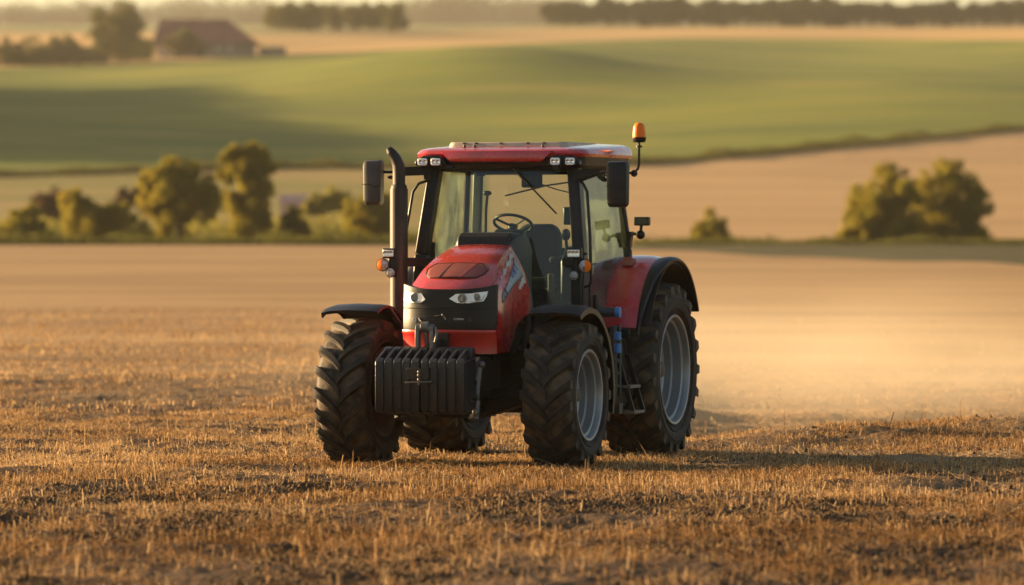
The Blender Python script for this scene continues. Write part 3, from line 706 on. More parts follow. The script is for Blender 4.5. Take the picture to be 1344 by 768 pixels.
# front linkage + weights
lk = empty('front_linkage', parent=TR)
for s in (-1,1):
    b = MB().beam((s*.33,-.56,.98),(s*.33,-.84,.84),.05,.10).beam((s*.33,-.84,.86),(s*.33,-.98,.70),.05,.09).tube([(s*.36,-.62,.92),(s*.36,-.72,.60)],.028,10).tube([(s*.36,-.72,.62),(s*.36,-.78,.45)],.045,10)
    b.ball((s*.38,-.60,.95),.035,12,8).ball((s*.38,-.80,.52),.04,12,8)
    obj('lower_arm', b, GREYIRON if s>0 else IRON, lk, bevel=.004)
b = MB().tube([(-.04,-.52,1.16),(-.04,-.90,1.12)],.035,12); b.box((-.04,-.54,1.16),(.16,.08,.16))
obj('top_link', b, IRON, lk)
# shackle standing on the weights
cxs = -.05
b = MB()
for s in (-1,1):
    b.prism([(-.99,1.05),(-.91,1.05),(-.91,1.27),(-.925,1.30),(-.95,1.312),(-.975,1.30),(-.99,1.27)], cxs+s*.070-.017, cxs+s*.070+.017)
    b.lathe([(-.03,.001),(-.03,.042),(.03,.042),(.03,.001)], (cxs+s*.055,-.95,1.285), n=16)
b.lathe([(-.035,.001),(-.035,.050),(.035,.050),(.035,.001)], (cxs,-.945,1.30), n=18)
b.tube([(cxs+.10,-.96,1.30),(cxs+.125,-.99,1.24),(cxs+.11,-1.0,1.16)], .014, 8).tube([(cxs,-.95,1.28),(cxs+.01,-.93,1.12)], .020, 8)
obj('shackle', b, GREYIRON, lk, bevel=.003)
# gooseneck bar emblem above shackle: latch wire
obj('latch_pin', MB().tube([(-.10,-.545,1.395),(-.05,-.545,1.40)], .005, 6).tube([(-.03,-.545,1.405),(0,-.545,1.385),(.01,-.545,1.365)], .007, 6).ball((-.02,-.545,1.405),.012,8,6), GREYIRON, lk)
FW = empty('front_weights', parent=TR)
npl = 10; wtot = .86; pw = wtot/npl; cxw = 0.0
side = [(-1.27,.56),(-1.27,.955),(-1.265,.98),(-1.25,1.0),(-1.22,1.02),(-.985,1.115),(-.955,1.12),(-.93,1.10),(-.90,1.0),(-.90,.60),(-.93,.55),(-1.20,.52),(-1.25,.53)]
slot = [(-1.20,1.00),(-1.02,1.075),(-1.0,1.0),(-1.17,.93)]
for i in range(npl):
    x0 = cxw - wtot/2 + i*pw
    if i in (4,5): dz = -.0
    g = .0035; gap = .012 if i == 5 else 0
    b = MB()
    # plate with a recessed grip slot at the top: two cheeks joined below
    cen = x0+pw/2
    outer = [(p[0], p[1]) for p in side]
    core = [(p[0] if p[1] < 1.0 else p[0], min(p[1], .985 + (p[0]+1.25)*.10)) for p in side]
    b.prism(core, x0+g+gap, x0+pw-g)
    b.prism(outer, x0+g+gap, x0+g+gap+.030)
    # rounded nose and tail bridging the grip
    b.prism([(-1.272,.93),(-1.268,.985),(-1.25,1.005),(-1.215,1.024),(-1.20,.95)], x0+g+gap, x0+pw-g-.004)
    b.prism([(-1.03,.98),(-1.03,1.098),(-.985,1.117),(-.955,1.121),(-.93,1.10),(-.905,1.0)], x0+g+gap, x0+pw-g-.004)
    obj('weight_plate', b, WEIGHT, FW, bevel=.008)
b = MB().box((cxw+.0,-1.285,.80),(.26,.02,.022)).box((cxw-.01,-1.284,.885),(.22,.014,.10))
obj('locking_bar', b, IRON, FW, bevel=.004)
b = MB().tube([(cxw-.12,-1.30,.802),(cxw+.13,-1.30,.812)], .007, 8)
for zz in (.79,.83,.87,.90): b.ball((cxw+.005,-1.295,zz), .016, 10, 6)
obj('pin_chain', b, GREYIRON, FW)
b = MB().box((cxw,-1.0,.53),(.74,.30,.05)); b.tube([(-.46,-1.0,.66),(.47,-1.0,.66)],.03,12)
for yy, zz in ((-1.0,1.0),(-1.08,.62),(-.97,.80)): b.lathe([(0,.001),(0,.025),(.02,.025),(.02,.001)],(cxw+wtot/2,yy,zz),n=12)
obj('weight_carrier', b, IRON, FW, bevel=.004)

# ---- hood
ZT = np.array([(-.50,1.625),(-.46,1.66),(-.40,1.70),(-.33,1.742),(-.2,1.812),(-.1,1.858),(.1,1.93),(.37,2.01),(.6,2.06)])
def zt(y): return float(np.interp(y, ZT[:,0], ZT[:,1]))
def aw(y): return float(np.interp(y, [-.5,-.33,.6],[.395,.372,.275]))
def bulge(x, y):   # plan curvature of the nose
    k = max(0, min(1, (.05-y)/.5)); return k*.12*(abs(x)/.44)**3.4
ys = [-.50,-.485,-.46,-.42,-.37,-.30,-.22,-.12,0,.12,.26,.42,.60]
def hood_sec(y):
    a = aw(y); z = zt(y); w0 = float(np.interp(y, [-.5,-.46,-.40,-.3,.1,.6],[.425,.436,.443,.448,.453,.46]))
    zb = float(np.interp(y, [-.5,-.2,-.02,.05,.19,.35,.6],[1.63,1.63,1.30,1.10,1.30,1.37,1.40])) if False else float(np.interp(y, [-.5,-.03,.05,.19,.35,.6],[1.05,1.05,1.12,1.29,1.36,1.40]))
    drop = z - .028
    zs = min(1.64, drop-.03) if y < .1 else 1.64
    zs = max(zs, 1.60)
    R = [(0,z),(a*.5,z-.004),(a*.85,z-.012),(a,drop+.006),(a+(w0-a)*.10,drop-.035),(a+(w0-a)*.45,drop-(drop-zs)*.35),(a+(w0-a)*.8,drop-(drop-zs)*.72),(w0,zs-.02),(w0+.004,(zs+zb)/2),(w0,zb),(w0-.03,zb)]
    return R
def hood_pt(y, j, s):
    R = hood_sec(y); x, z = R[j]; return (s*x, y+bulge(x,y), z)
mb = MB(); rings = []
for y in ys:
    R = hood_sec(y); pts = [(-x, y+bulge(x,y), z) for x, z in R[::-1]] + [(x, y+bulge(x,y), z) for x, z in R[1:]]
    rings.append(pts)
# the first sections stop at the lip so that the grille mask sits in front
mb.loft(rings, closed=False, caps=False)
# back plate
mb.add(rings[-1], [tuple(range(len(rings[-1])))])
# front face of the nose under the lip (closed shell behind the mask)
mb.add(rings[0], [tuple(range(len(rings[0])))[::-1]])
hood = obj('hood', mb, RED, TR, angle=24, bevel=0)
# dark red vent panel on the hood top
def htop(x, y): 
    a = aw(y); z = zt(y); t = abs(x)/a
    return float(np.interp(t, [0,.5,.85,1],[z,z-.004,z-.013,z-.028]))
pn = []
for v in np.linspace(0,1,9):
    y = -.335 + v*.27; hw_ = np.interp(v,[0,.25,.6,1],[.22,.285,.30,.235])
    pn.append([(x, y+bulge(x,y)-.004+.03*(x/.3)**2*(1-v), htop(x,y)+.004) for x in np.linspace(-hw_, hw_, 15)])
o = obj('vent_panel', MB().loft(pn, closed=False, caps=False), REDDARK, hood, angle=60)
m_ = o.modifiers.new('s','SOLIDIFY'); m_.thickness = .006; m_.offset = 1
for x_ in (-.10, .12):
    ln_ = [(x_+(.05 if x_<0 else .09)*(v-.5)*1.0, -.33+v*.255, htop(x_, -.33+v*.255)+.0105) for v in np.linspace(0,1,6)]
    obj('panel_rib', MB().tube(ln_, .004, 6), BLACK if x_<0 else RED, o)
edge = [p for p in pn[0]] + [r[-1] for r in pn[1:]] + pn[-1][::-1] + [r[0] for r in pn[::-1][1:]]
obj('panel_edge', MB().tube([(p[0],p[1],p[2]+.006) for p in edge], .0045, 6), BLACK, o)
# rear cross seam on the hood
obj('hood_seam', MB().tube([(x, .50, htop(x,.50)+.001) for x in np.linspace(-.25,.25,9)], .004, 6), BLACK, hood)

# ---- grille mask
def plan(n=17, w0=.452, y0=-.525, off=0):
    out = []
    for a in np.linspace(-1,1,n):
        x = a*w0; y = y0 + .125*abs(a)**3.6; out.append((x, y-off))
    return out
mask_top = lambda a: 1.640+.045*abs(a)**3
rg = []
for k_, z in enumerate([1.262,1.29,1.37,1.45,1.53,1.60,None]):
    row = []
    for (x, y), a in zip(plan(), np.linspace(-1,1,17)):
        zz = mask_top(a) if z is None else z
        row.append((x, y+.004 if k_==0 else y + (zz-1.3)*.05, zz))
    rg.append(row)
mb = MB().loft(rg, closed=False, caps=False)
# return edges
mb.loft([[(x*.98, y+.08, z) for x,y,z in rg[-1]], rg[-1]], closed=False, caps=False)
mb.loft([rg[0], [(x*.98, y+.08, z) for x,y,z in rg[0]]], closed=False, caps=False)
for e_ in (0,-1): mb.loft([[r[e_] for r in rg], [(r[e_][0]*.97, r[e_][1]+.09, r[e_][2]) for r in rg]], closed=False, caps=False)
GR = obj('grille', mb, GLOSSB, TR, angle=50)
def mask_pt(x, z, off=.004):
    a = x/.452; y = -.525+.125*abs(a)**3.6 + (z-1.3)*.05; return (x, y-off, z)
# seam lines and slats of the mask
for z in (1.465,):
    obj('grille_seam', MB().tube([mask_pt(x, z, .001) for x in np.linspace(-.45,.45,25)], .0045, 6), CHASSIS, GR)
b = MB()
for z in np.linspace(1.30,1.44,6): b.tube([mask_pt(x, z, -.001) for x in np.linspace(-.26,.26,13)], .0035, 6)
obj('grille_slats', b, CHASSIS, GR)
# headlights
def headlight(s, out):
    P = [(s*x, z) for x, z in out]
    n_ = len(P); c = (sum(p[0] for p in P)/n_, sum(p[1] for p in P)/n_)
    H_ = empty('headlight', parent=TR)
    def grid(poly, off, scl):
        # fan subdivided so it follows the curved mask
        vs_ = []; fs = []
        rings_ = 4
        dens = []
        for i in range(n_):
            a, b_ = poly[i], poly[(i+1)%n_]
            for t in np.linspace(0,1,6)[:-1]: dens.append((a[0]+(b_[0]-a[0])*t, a[1]+(b_[1]-a[1])*t))
        m2 = len(dens)
        for r in range(rings_+1):
            k2 = r/rings_*scl
            for p in dens: vs_.append(mask_pt(c[0]+(p[0]-c[0])*k2, c[1]+(p[1]-c[1])*k2, off))
        for r in range(rings_):
            for i in range(m2): fs.append((r*m2+i, r*m2+(i+1)%m2, (r+1)*m2+(i+1)%m2, (r+1)*m2+i))
        # skirt
        o0 = len(vs_)
        for p in dens: vs_.append(mask_pt(c[0]+(p[0]-c[0])*scl*1.02, c[1]+(p[1]-c[1])*scl*1.02, -.01))
        for i in range(m2): fs.append((rings_*m2+i, rings_*m2+(i+1)%m2, o0+(i+1)%m2, o0+i))
        return MB().add(vs_, fs)
    obj('lamp_housing', grid(P, .008, 1.0), LENSW, H_, angle=30)
    for (x, z, r) in (((.165,1.555,.042),(.295,1.565,.036)) if s > 0 else ((-.30,1.56,.042),)):
        p = mask_pt(x, z, .011); 
        L_ = obj('reflector', MB().lathe([(0,r*1.12),(-.006,r*1.08),(-.006,r*.98),(.004,r*.9)], p, 'y', 28), CHROME, H_)
        q = (p[0], p[1]-.002, p[2])
        obj('lens', MB().lathe([(.002,r*.97),(-.002,r*.7),(-.004,r*.35),(-.005,.001)], q, 'y', 24), LENSD, H_)
    # crease marks of the lens
    obj('lamp_trim', MB().tube([mask_pt(s*x, z, .010) for x, z in ((.235,1.525),(.30,1.526),(.345,1.545),(.36,1.59))], .004, 6), CHROME, H_)
headlight(1, [(.035,1.553),(.10,1.597),(.24,1.602),(.385,1.622),(.375,1.575),(.35,1.53),(.22,1.512),(.11,1.515)])
headlight(-1, [(.20,1.545),(.24,1.60),(.36,1.607),(.44,1.62),(.446,1.53),(.36,1.512),(.24,1.518)])
# small marks on the mask
def text(name, s, size, mat_, parent, M, ext=.001):
    c = bpy.data.curves.new(name, 'FONT'); c.body = s; c.size = size; c.extrude = ext; c.align_x = 'CENTER'; c.align_y = 'CENTER'
    t = bpy.data.objects.new('tmp', c); COL.objects.link(t); dg = bpy.context.evaluated_depsgraph_get()
    me = bpy.data.meshes.new_from_object(t.evaluated_get(dg)); bpy.data.objects.remove(t)
    me.name = name; me.materials.clear(); me.materials.append(mat_)
    o = bpy.data.objects.new(name, me); COL.objects.link(o); o.parent = parent; o.matrix_local = M
    return o
def frame(p, right, up):
    r = Vector(right).normalized(); u = Vector(up).normalized(); n_ = r.cross(u).normalized(); u = n_.cross(r)
    M = Matrix.Identity(4)
    for i in range(3): M[i][0] = r[i]; M[i][1] = u[i]; M[i][2] = n_[i]; M[i][3] = p[i]
    return M
text('lettering', 'COMMA', .026, WHITEB, GR, frame(mask_pt(.13,1.365,.004), (1,0,0), (0,0,1)))
b = MB().lathe([(-.002,.020),(-.006,.018),(-.006,.012),(-.002,.010)], mask_pt(-.31,1.355,.002), 'y', 20)
obj('emblem', b, WHITEB, GR)
b = MB().tube([mask_pt(-.265,1.375,.004), mask_pt(-.25,1.352,.004), mask_pt(-.24,1.345,.004)], .005, 6)
obj('emblem', b, WHITEB, GR)
b = MB().lathe([(-.001,.016),(-.005,.014),(-.005,.009),(-.001,.008)], mask_pt(.235,1.365,.002), 'y', 20); obj('emblem', b, GREYPL, GR)
# ---- red bumper band below the mask
rg = []
for (z, off) in ((1.268,.000),(1.262,.018),(1.245,.022),(1.225,.012),(1.20,-.004),(1.10,-.012),(1.045,-.010)):
    rg.append([(x, y-off, z) for x, y in plan(17, .455)])
mb = MB().loft(rg, closed=False, caps=False)
mb.loft([rg[-1], [(x*.95,y+.12,z) for x,y,z in rg[-1]]], closed=False, caps=False)
mb.loft([rg[0], [(x*.95,y+.10,z) for x,y,z in rg[0]]], closed=False, caps=False)
obj('front_bumper', mb, REDLOW, TR, angle=40)
# ---- side decal (runs rising to the rear along the hood side, both sides)
def side_pt(s, y, z, off=.003):
    R = hood_sec(y); xs = [r[0] for r in R[3:9]]; zs = [r[1] for r in R[3:9]]
    x = float(np.interp(-z, [-q for q in zs], xs)); return (s*(x+off), y+bulge(x,y), z)
for s in (-1, 1):
    # decal corners in (y,z): lower front -> upper rear
    def strip(y0, y1, zlo0, zlo1, zhi0, zhi1, off, shape=None, nn=14):
        r_ = []
        for t in np.linspace(0,1,nn):
            y = y0+(y1-y0)*t; lo = zlo0+(zlo1-zlo0)*t; hi = zhi0+(zhi1-zhi0)*t
            if shape: lo, hi = shape(t, lo, hi)
            r_.append([side_pt(s, y, lo+(hi-lo)*q, off) for q in np.linspace(0,1,5)])
        return MB().loft(r_, closed=False, caps=False)
    dc = obj('decal', strip(-.30,.50,1.52,1.76,1.60,1.93,.004, lambda t,a,b: (a+.02*math.sin(PI*t), b-.03*math.sin(PI*t))), DECAL, hood, angle=60)
    m_ = dc.modifiers.new('s','SOLIDIFY'); m_.thickness = .002; m_.offset = 1
    # dark outline under the decal
    obj('decal_line', MB().tube([side_pt(s, -.30+.8*t, 1.515+.24*t+.02*math.sin(PI*t), .006) for t in np.linspace(0,1,14)], .005, 6), INKD, dc)
    w2 = obj('decal_flash', strip(-.16,.52,1.72,1.945,1.735,1.985,.004, lambda t,a,b: (a+.012*math.sin(17*t), b+.010*math.sin(23*t+1))), DECALW, hood, angle=60)
    m_ = w2.modifiers.new('s','SOLIDIFY'); m_.thickness = .002; m_.offset = 1
    w3 = obj('decal_flash', strip(.28,.53,1.62,1.70,1.65,1.78,.004, lambda t,a,b: (a+.01*math.sin(19*t), b+.008*math.sin(23*t+1))), DECALW, hood, angle=60)
    for (st, y, z, sz, mm) in (('C', -.235, 1.585, .085, INKD), ('B', -.165, 1.612, .085, INKD), ('U', .20, 1.77, .105, INKB), ('N', .30, 1.80, .105, INKB), ('T', .40, 1.835, .105, INKB)):
        p = Vector(side_pt(s, y, z, .010)); q = Vector(side_pt(s, y+.05, z+.017, .010)); u_ = Vector(side_pt(s, y, z+.04, .010))
        rt = (q-p) if s > 0 else (p-q)
        text('lettering', st, sz, mm, dc, frame(p, rt, u_-p), .0015)
# hood side seams
for (ya, za, yb, zb_) in ((.10,1.60,.08,1.16),(.32,1.62,.30,1.40)):
    obj('hood_seam', MB().tube([side_pt(1, ya+(yb-ya)*t, za+(zb_-za)*t, .0) if za+(zb_-za)*t>1.5 else (.462, ya+(yb-ya)*t, za+(zb_-za)*t) for t in np.linspace(0,1,8)], .004, 6), REDDARK, hood)
# cowl behind the hood
rings = []
for (y, a, z, b_, c_) in ((.602,.255,2.075,.44,.465),(.64,.275,2.11,.455,.49),(.72,.285,2.15,.43,.47),(.90,.30,2.165,.36,.40),(1.04,.31,2.13,.34,.36)):
    rings.append([(-c_,y,1.38),(-b_,y,1.66),(-a-.04,y,z-.14),(-a,y,z-.02),(-a*.6,y,z),(a*.6,y,z),(a,y,z-.02),(a+.04,y,z-.14),(b_,y,1.66),(c_,y,1.38)])
obj('cowl', MB().loft(rings), GREYPL, TR, angle=30, bevel=.012)
obj('cowl_vent', MB().prism([(.565,1.98),(.565,2.07),(.60,2.125),(.70,2.162),(.72,2.14)], -.25, .25), BLACK, TR, bevel=.01)

# ---- front fenders
def fender(s, lx0, lx1, R0, a0, a1, mat_, zc, yc, thick=.02, droop=.05, name='front_fender', front_ext=0.):
    rings = []
    for a in np.linspace(a0, a1, 20):
        r = R0; rr_ = []
        for x, dr in ((lx0, 0), (lx0+(lx1-lx0)*.1, .012), (lx0+(lx1-lx0)*.5, .02), (lx0+(lx1-lx0)*.86, .010), (lx1, -.012), (lx1, -droop-.012)):
            rr_.append((s*x, yc - math.cos(a)*(r+dr), zc + math.sin(a)*(r+dr)))
        for x, dr in ((lx1-.012, -droop-.012),(lx1-.014,-.03),(lx0+(lx1-lx0)*.5, .02-thick),(lx0, -thick)):
            rr_.append((s*x, yc - math.cos(a)*(r+dr), zc + math.sin(a)*(r+dr)))
        rings.append(rr_)
    return obj(name, MB().loft(rings), mat_, TR, angle=35)
for s in (1,-1):
    x0, x1 = (.74, 1.24) if s > 0 else (.74, 1.30)
    ff = fender(s, x0, x1, .80, math.radians(66 if s>0 else 68), math.radians(196), BLACK, .68, .0)
    obj('fender_bracket', MB().tube([(s*.60,.05,.75),(s*.66,.12,1.30),(s*.74,.05,1.455),(s*1.1,.04,1.47)], .022, 8).tube([(s*.66,.12,1.30),(s*.80,.35,1.36)], .02, 8), IRON, ff)
# ---- rear fenders: red inner part and black flare
for s in (1,-1):
    def rf_ring(a, x0, x1, Rf, lip):
        c = (2.6, .90); out = []
        for x, dr in ((x0,0),(x0+(x1-x0)*.5,.012),(x0+(x1-x0)*.85,.004),(x1,-.015),(x1-.004,-lip),(x0,-lip)):
            r = Rf+dr; out.append((s*x, c[0]-math.cos(a)*r*.92, c[1]+math.sin(a)*r))
        return out
    rings = [rf_ring(a, .76, 1.175, 1.03, .05) for a in np.linspace(math.radians(20), math.radians(150), 26)]
    rfen = obj('rear_fender', MB().loft(rings), RED, TR, angle=35)
    rings = [rf_ring(a, 1.17, float(np.interp(math.degrees(a),[14,30,60,90],[1.20,1.225,1.29,1.33])), 1.018-.03*max(0,(math.degrees(a)-120)/40), .035) for a in np.linspace(math.radians(16), math.radians(150), 26)]
    obj('fender_flare', MB().loft(rings), BLACK, rfen, angle=35)
    rings = []
    for a in np.linspace(math.radians(22), math.radians(149), 24):
        rings.append([(s*x, 2.6-math.cos(a)*r*.92, .90+math.sin(a)*r) for x, r in ((.75,.975),(1.30,.970),(1.30,.962),(.75,.967))])
    obj('fender_liner', MB().loft(rings), BLACK, rfen, angle=35)
    # inner side wall of the fender
    poly = [(2.6-math.cos(a)*1.0*.92, .90+math.sin(a)*1.0) for a in np.linspace(math.radians(15), math.radians(150), 20)] + [(3.2,1.0),(2.6,.95),(2.0,1.0)]
    obj('fender_wall', MB().prism(poly, s*.70, s*.73), BLACK, rfen)
    obj('fender_lower', MB().box((s*.92,1.70,1.20),(.40,.05,.10)), BLACK, rfen, bevel=.015)
    obj('fender_vent', MB().box((s*.95,2.22,1.872),(.10,.16,.012), Matrix.Rotation(.40,3,'X')), REDDARK, rfen, bevel=.004)

# ---- cab
CB = empty('cab', parent=TR)
def P4(s): return dict(af=(s*.82,1.06,1.22), ab=(s*.79,1.14,1.95), at=(s*.69,1.27,2.80), cf=(s*.86,2.62,1.22), cb=(s*.84,2.60,2.0), ct=(s*.76,2.46,2.80), bf=(s*.88,1.85,1.2), bt=(s*.78,1.85,2.82))
for s in (-1,1):
    p = P4(s)
    for nm, pts, wd in (('front_pillar',(p['af'],p['ab'],p['at']),.115),('rear_pillar',(p['cf'],p['cb'],p['ct']),.05)):
        b = MB()
        for a_, b_ in zip(pts[:-1], pts[1:]): b.beam(a_, b_, wd, wd*1.2, up=(0,1,0))
        obj(nm, b, BLACK, CB, bevel=.014)
    # door glass
    gpts = [(s*.835,1.17,1.30),(s*.805,1.20,1.95),(s*.705,1.33,2.76),(s*.765,2.40,2.76),(s*.845,2.56,2.0),(s*.86,2.50,1.55),(s*.87,2.1,1.28)]
    dr = empty('door', parent=CB)
    gc = Vector((s*.80,1.85,2.0)); th_ = .006
    rows_ = [gpts, [(q[0]-s*th_, q[1], q[2]) for q in gpts]]
    obj('door_glass', MB().loft(rows_), GLASS, dr, angle=60)
    fr = gpts+[gpts[0]]
    obj('door_frame', MB().tube([(q[0]+s*.004,q[1],q[2]) for q in fr], .018, 8), BLACK, dr)
    obj('door_handle', MB().box((s*.885,1.32,1.50),(.04,.06,.14)), BLACK, dr, bevel=.01)
    obj('door_panel', MB().prism([(1.20,1.2),(1.22,1.72),(1.6,1.80),(2.1,1.86),(2.1,1.2)], s*.775, s*.795), BLACK, CB, bevel=.01)
    # lower door / cab side panel
    b = MB().prism([(1.08,1.02),(1.08,1.30),(1.6,1.28),(2.0,1.22),(2.0,1.02)], s*.80, s*.84)
    obj('side_panel', b, BLACK, CB, bevel=.01)
# grey strip added for the bright reflecting edge of the right-hand door
obj('lit_door_edge', MB().tube([(-.845,1.10,1.55),(-.83,1.13,1.95),(-.74,1.24,2.70)], .013, 8), GREYPL, CB)
# windscreen
wl = [(-.77,1.10,1.24),(-.755,1.125,1.95),(-.655,1.255,2.79)]
wr = [(.77,1.10,1.24),(.755,1.125,1.95),(.655,1.255,2.79)]
rg = []
for a_, b_ in zip(wl, wr):
    row = []
    for t in np.linspace(0,1,11):
        q = Vector(a_).lerp(Vector(b_), t); q.y -= .07*(1-(2*t-1)**2); row.append(tuple(q))
    rg.append(row)
ws = obj('windscreen', MB().loft(rg, closed=False, caps=False), SCREEN, CB, angle=60)
obj('windscreen_header', MB().loft([[(q[0],q[1]-.012,q[2]+dz_) for q in rg[-1]] for dz_ in (-.045,.03)], closed=False, caps=False), BLACK, CB)
# rear window frame + glass
b = MB().beam((-.80,2.61,1.98),(.80,2.61,1.98),.05,.06).beam((-.74,2.47,2.76),(.74,2.47,2.76),.05,.07)
obj('rear_frame', b, BLACK, CB, bevel=.01)
obj('rear_window', MB().loft([[(-.80,2.60,1.98),(.80,2.60,1.98)],[(-.72,2.47,2.78),(.72,2.47,2.78)]], closed=False, caps=False), SCREEN, CB)
obj('cab_rear_wall', MB().box((0,2.63,1.50),(1.60,.04,.96)), BLACK, CB)
obj('cab_floor', MB().box((0,1.85,1.14),(1.58,1.55,.08)), CHASSIS, CB)
# grey inner trim around the rear corner as seen through the glass
for s in (-1,1):
    obj('inner_trim', MB().prism([(2.05,1.20),(2.0,1.75),(2.25,2.0),(2.55,2.05),(2.56,1.2)], s*.70, s*.74), GREYPL, CB, bevel=.02)
obj('inner_trim', MB().beam((-.70,2.50,1.95),(-.64,2.40,2.74),.10,.06,up=(0,1,0)), GREYPL, CB, bevel=.02)
# firewall and pedals area
obj('dashboard', MB().prism([(1.20,1.25),(1.22,1.95),(1.34,2.10),(1.42,2.10),(1.46,1.95),(1.34,1.25)], -.20, .20), GREYPL, CB, bevel=.03)
obj('instrument_hood', MB().prism([(1.34,2.08),(1.36,2.17),(1.44,2.20),(1.50,2.14),(1.47,2.05)], -.15, .15), BLACK, CB, bevel=.02)
SWr = Matrix.Translation((0.0,1.52,2.245)) @ Matrix.Rotation(math.radians(-62), 4, 'X')
b = MB(); ring = [(math.cos(a)*.185, math.sin(a)*.185, 0) for a in np.linspace(0,2*PI,37)]
b.tube(ring, .015, 8)
for a in (PI/2, PI/2+2.2, PI/2-2.2): b.tube([(0,0,-.03),(math.cos(a)*.1,math.sin(a)*.1,-.015),(math.cos(a)*.182,math.sin(a)*.182,0)], .012, 8)
b.lathe([(-.06,.001),(-.06,.045),(-.02,.05),(-.012,.001)], (0,0,0), 'z', 20)
Rm = Matrix.Translation((0.0,1.52,2.245)) @ Matrix.Rotation(math.radians(-28), 4, 'X')
obj('steering_wheel', b.xf(Rm), BLACK, CB)
obj('steering_column', MB().tube([(0,1.38,2.02),(0,1.50,2.22)], .035, 10), BLACK, CB)
seat = empty('seat', parent=CB)
obj('backrest', MB().prism([(-.14,1.66),(-.22,1.80),(-.225,2.16),(-.19,2.25),(-.12,2.285),(.12,2.285),(.19,2.25),(.225,2.16),(.22,1.80),(.14,1.66)], 2.08, 2.20, 'y').xf(Matrix.Translation((.07,0,-.04))), SEATM, seat, bevel=.035, seg=3)
obj('seat_cushion', MB().box((.07,1.88,1.66),(.46,.46,.14)), SEATM, seat, bevel=.04, seg=3)
obj('seat_base', MB().box((.07,1.95,1.38),(.34,.34,.42)), BLACK, seat, bevel=.03)
for sx in (-.20,.34): obj('armrest', MB().box((sx,1.92,1.90),(.09,.40,.06)), SEATM, seat, bevel=.02)
con = obj('console', MB().prism([(1.55,1.30),(1.55,1.90),(1.70,2.03),(2.15,2.03),(2.25,1.80),(2.25,1.30)], .46, .64), BLACK, CB, bevel=.03)
obj('joystick', MB().tube([(.50,1.66,1.98),(.50,1.62,2.10)], .016, 8).ball((.50,1.62,2.14), .045, 14, 10, (1,1,1.3)), BLACK, con)
obj('monitor', MB().box((.60,1.34,2.32),(.07,.05,.17)), BLACK, CB, bevel=.012)
obj('grab_rail', MB().tube([(-.42,1.75,2.10),(-.36,1.70,2.08),(-.33,1.68,2.14),(-.32,1.66,2.38),(-.30,1.64,2.52)], .014, 8).ball((-.30,1.64,2.54),.035,12,8,(1.3,1,.7)), BLACK, CB)
obj('interior_mirror', MB().box((.24,1.36,2.66),(.21,.035,.14)), BLACK, CB, bevel=.02)
obj('sun_blind', MB().tube([(-.30,1.40,2.735),(.60,1.40,2.735)], .012, 8), BLACK, CB)
obj('cab_lamp', MB().box((-.30,1.42,2.73),(.10,.08,.06)), GREYPL, CB, bevel=.02)
obj('rear_wiper', MB().tube([(-.38,2.44,2.52),(.05,2.44,2.62),(.35,2.44,2.66)], .009, 6), BLACK, CB)
obj('wiring', MB().tube([(.34,1.36,2.62),(.5,1.34,2.57),(.68,1.32,2.53)], .006, 6), BLACK, CB)
# inner clutter low behind the screen on the left side of the cab
b = MB()
for i in range(14):
    y = random.uniform(1.3,2.0); x = random.uniform(.25,.72); z = random.uniform(1.25,1.75)
    b.box((x,y,z),(random.uniform(.04,.16),random.uniform(.04,.2),random.uniform(.05,.22)))
obj('cab_controls', b, mat('cab brown', (.07,.045,.03), .7, var=.3), CB, bevel=.012)
obj('pedal_box', MB().box((0,1.30,1.35),(1.3,.10,.30)), BLACK, CB, bevel=.02)
# front wiper
b = MB().beam((.10,1.13,2.80),(.30,1.06,2.62),.024,.018).beam((.30,1.06,2.62),(.57,1.09,2.34),.014,.014)
obj('front_wiper', b, BLACK, CB); 

# ---- roof
RO = empty('roof', parent=TR)
def rrect(x, y0, y1, r, z, n=6, dy=0., zf=None):
    pts = []
    for (cx_, cy_, a0) in ((x-r,y0+r,-PI/2),(x-r,y1-r,0),(-x+r,y1-r,PI/2),(-x+r,y0+r,PI)):
        for i in range(n+1):
            a = a0+PI/2*i/n; pts.append((cx_+math.cos(a)*r, cy_+math.sin(a)*r, z))
    return pts
def roof_ring(inset, z, r=.16, crown=0.):
    q = rrect(.855-inset, 1.06+inset, 2.78-inset, max(.03, r-inset*.4), z)
    # the front edge bows forward in the middle
    return [(x, y-(.09*(1-(x/.85)**2) if y < 1.5 else 0), z_-(.06*max(0,(1.9-y))/.85*crown)) for x, y, z_ in q]
rings = [roof_ring(.04,2.875), roof_ring(.006,2.880), roof_ring(-.004,2.91), roof_ring(.006,2.965,crown=.7), roof_ring(.03,2.995,crown=.9), roof_ring(.08,3.012,crown=1), roof_ring(.42,3.03,r=.3,crown=1)]
obj('roof_shell', MB().loft(rings), RED, RO, angle=30)
# dark underside and header
obj('roof_lining', MB().loft([roof_ring(.10,2.77), roof_ring(.035,2.80), roof_ring(.025,2.885)]), BLACK, RO, angle=40)
# lower centre visor between the lamp recesses, with sloped ends
def front_y(x): return 1.06-.09*(1-(x/.85)**2)
vis = []
for (z, off) in ((2.935,.010),(2.87,.024),(2.836,.018),(2.830,-.03)):
    k5 = (2.93-z)/.10
    hwz = .55 - .10*min(1,k5)
    vis.append([(x, front_y(x)-off, z) for x in np.linspace(-hwz, hwz, 17)])
mb = MB().loft(vis, closed=False, caps=False)
for e_ in (0,-1): mb.add([v[e_] for v in vis]+[(vis[0][e_][0], vis[0][e_][1]+.08, vis[0][e_][2]), (vis[-1][e_][0], vis[-1][e_][1]+.08, vis[-1][e_][2])], [(0,1,2,3,5,4)])
obj('roof_visor', mb, RED, RO, angle=30)
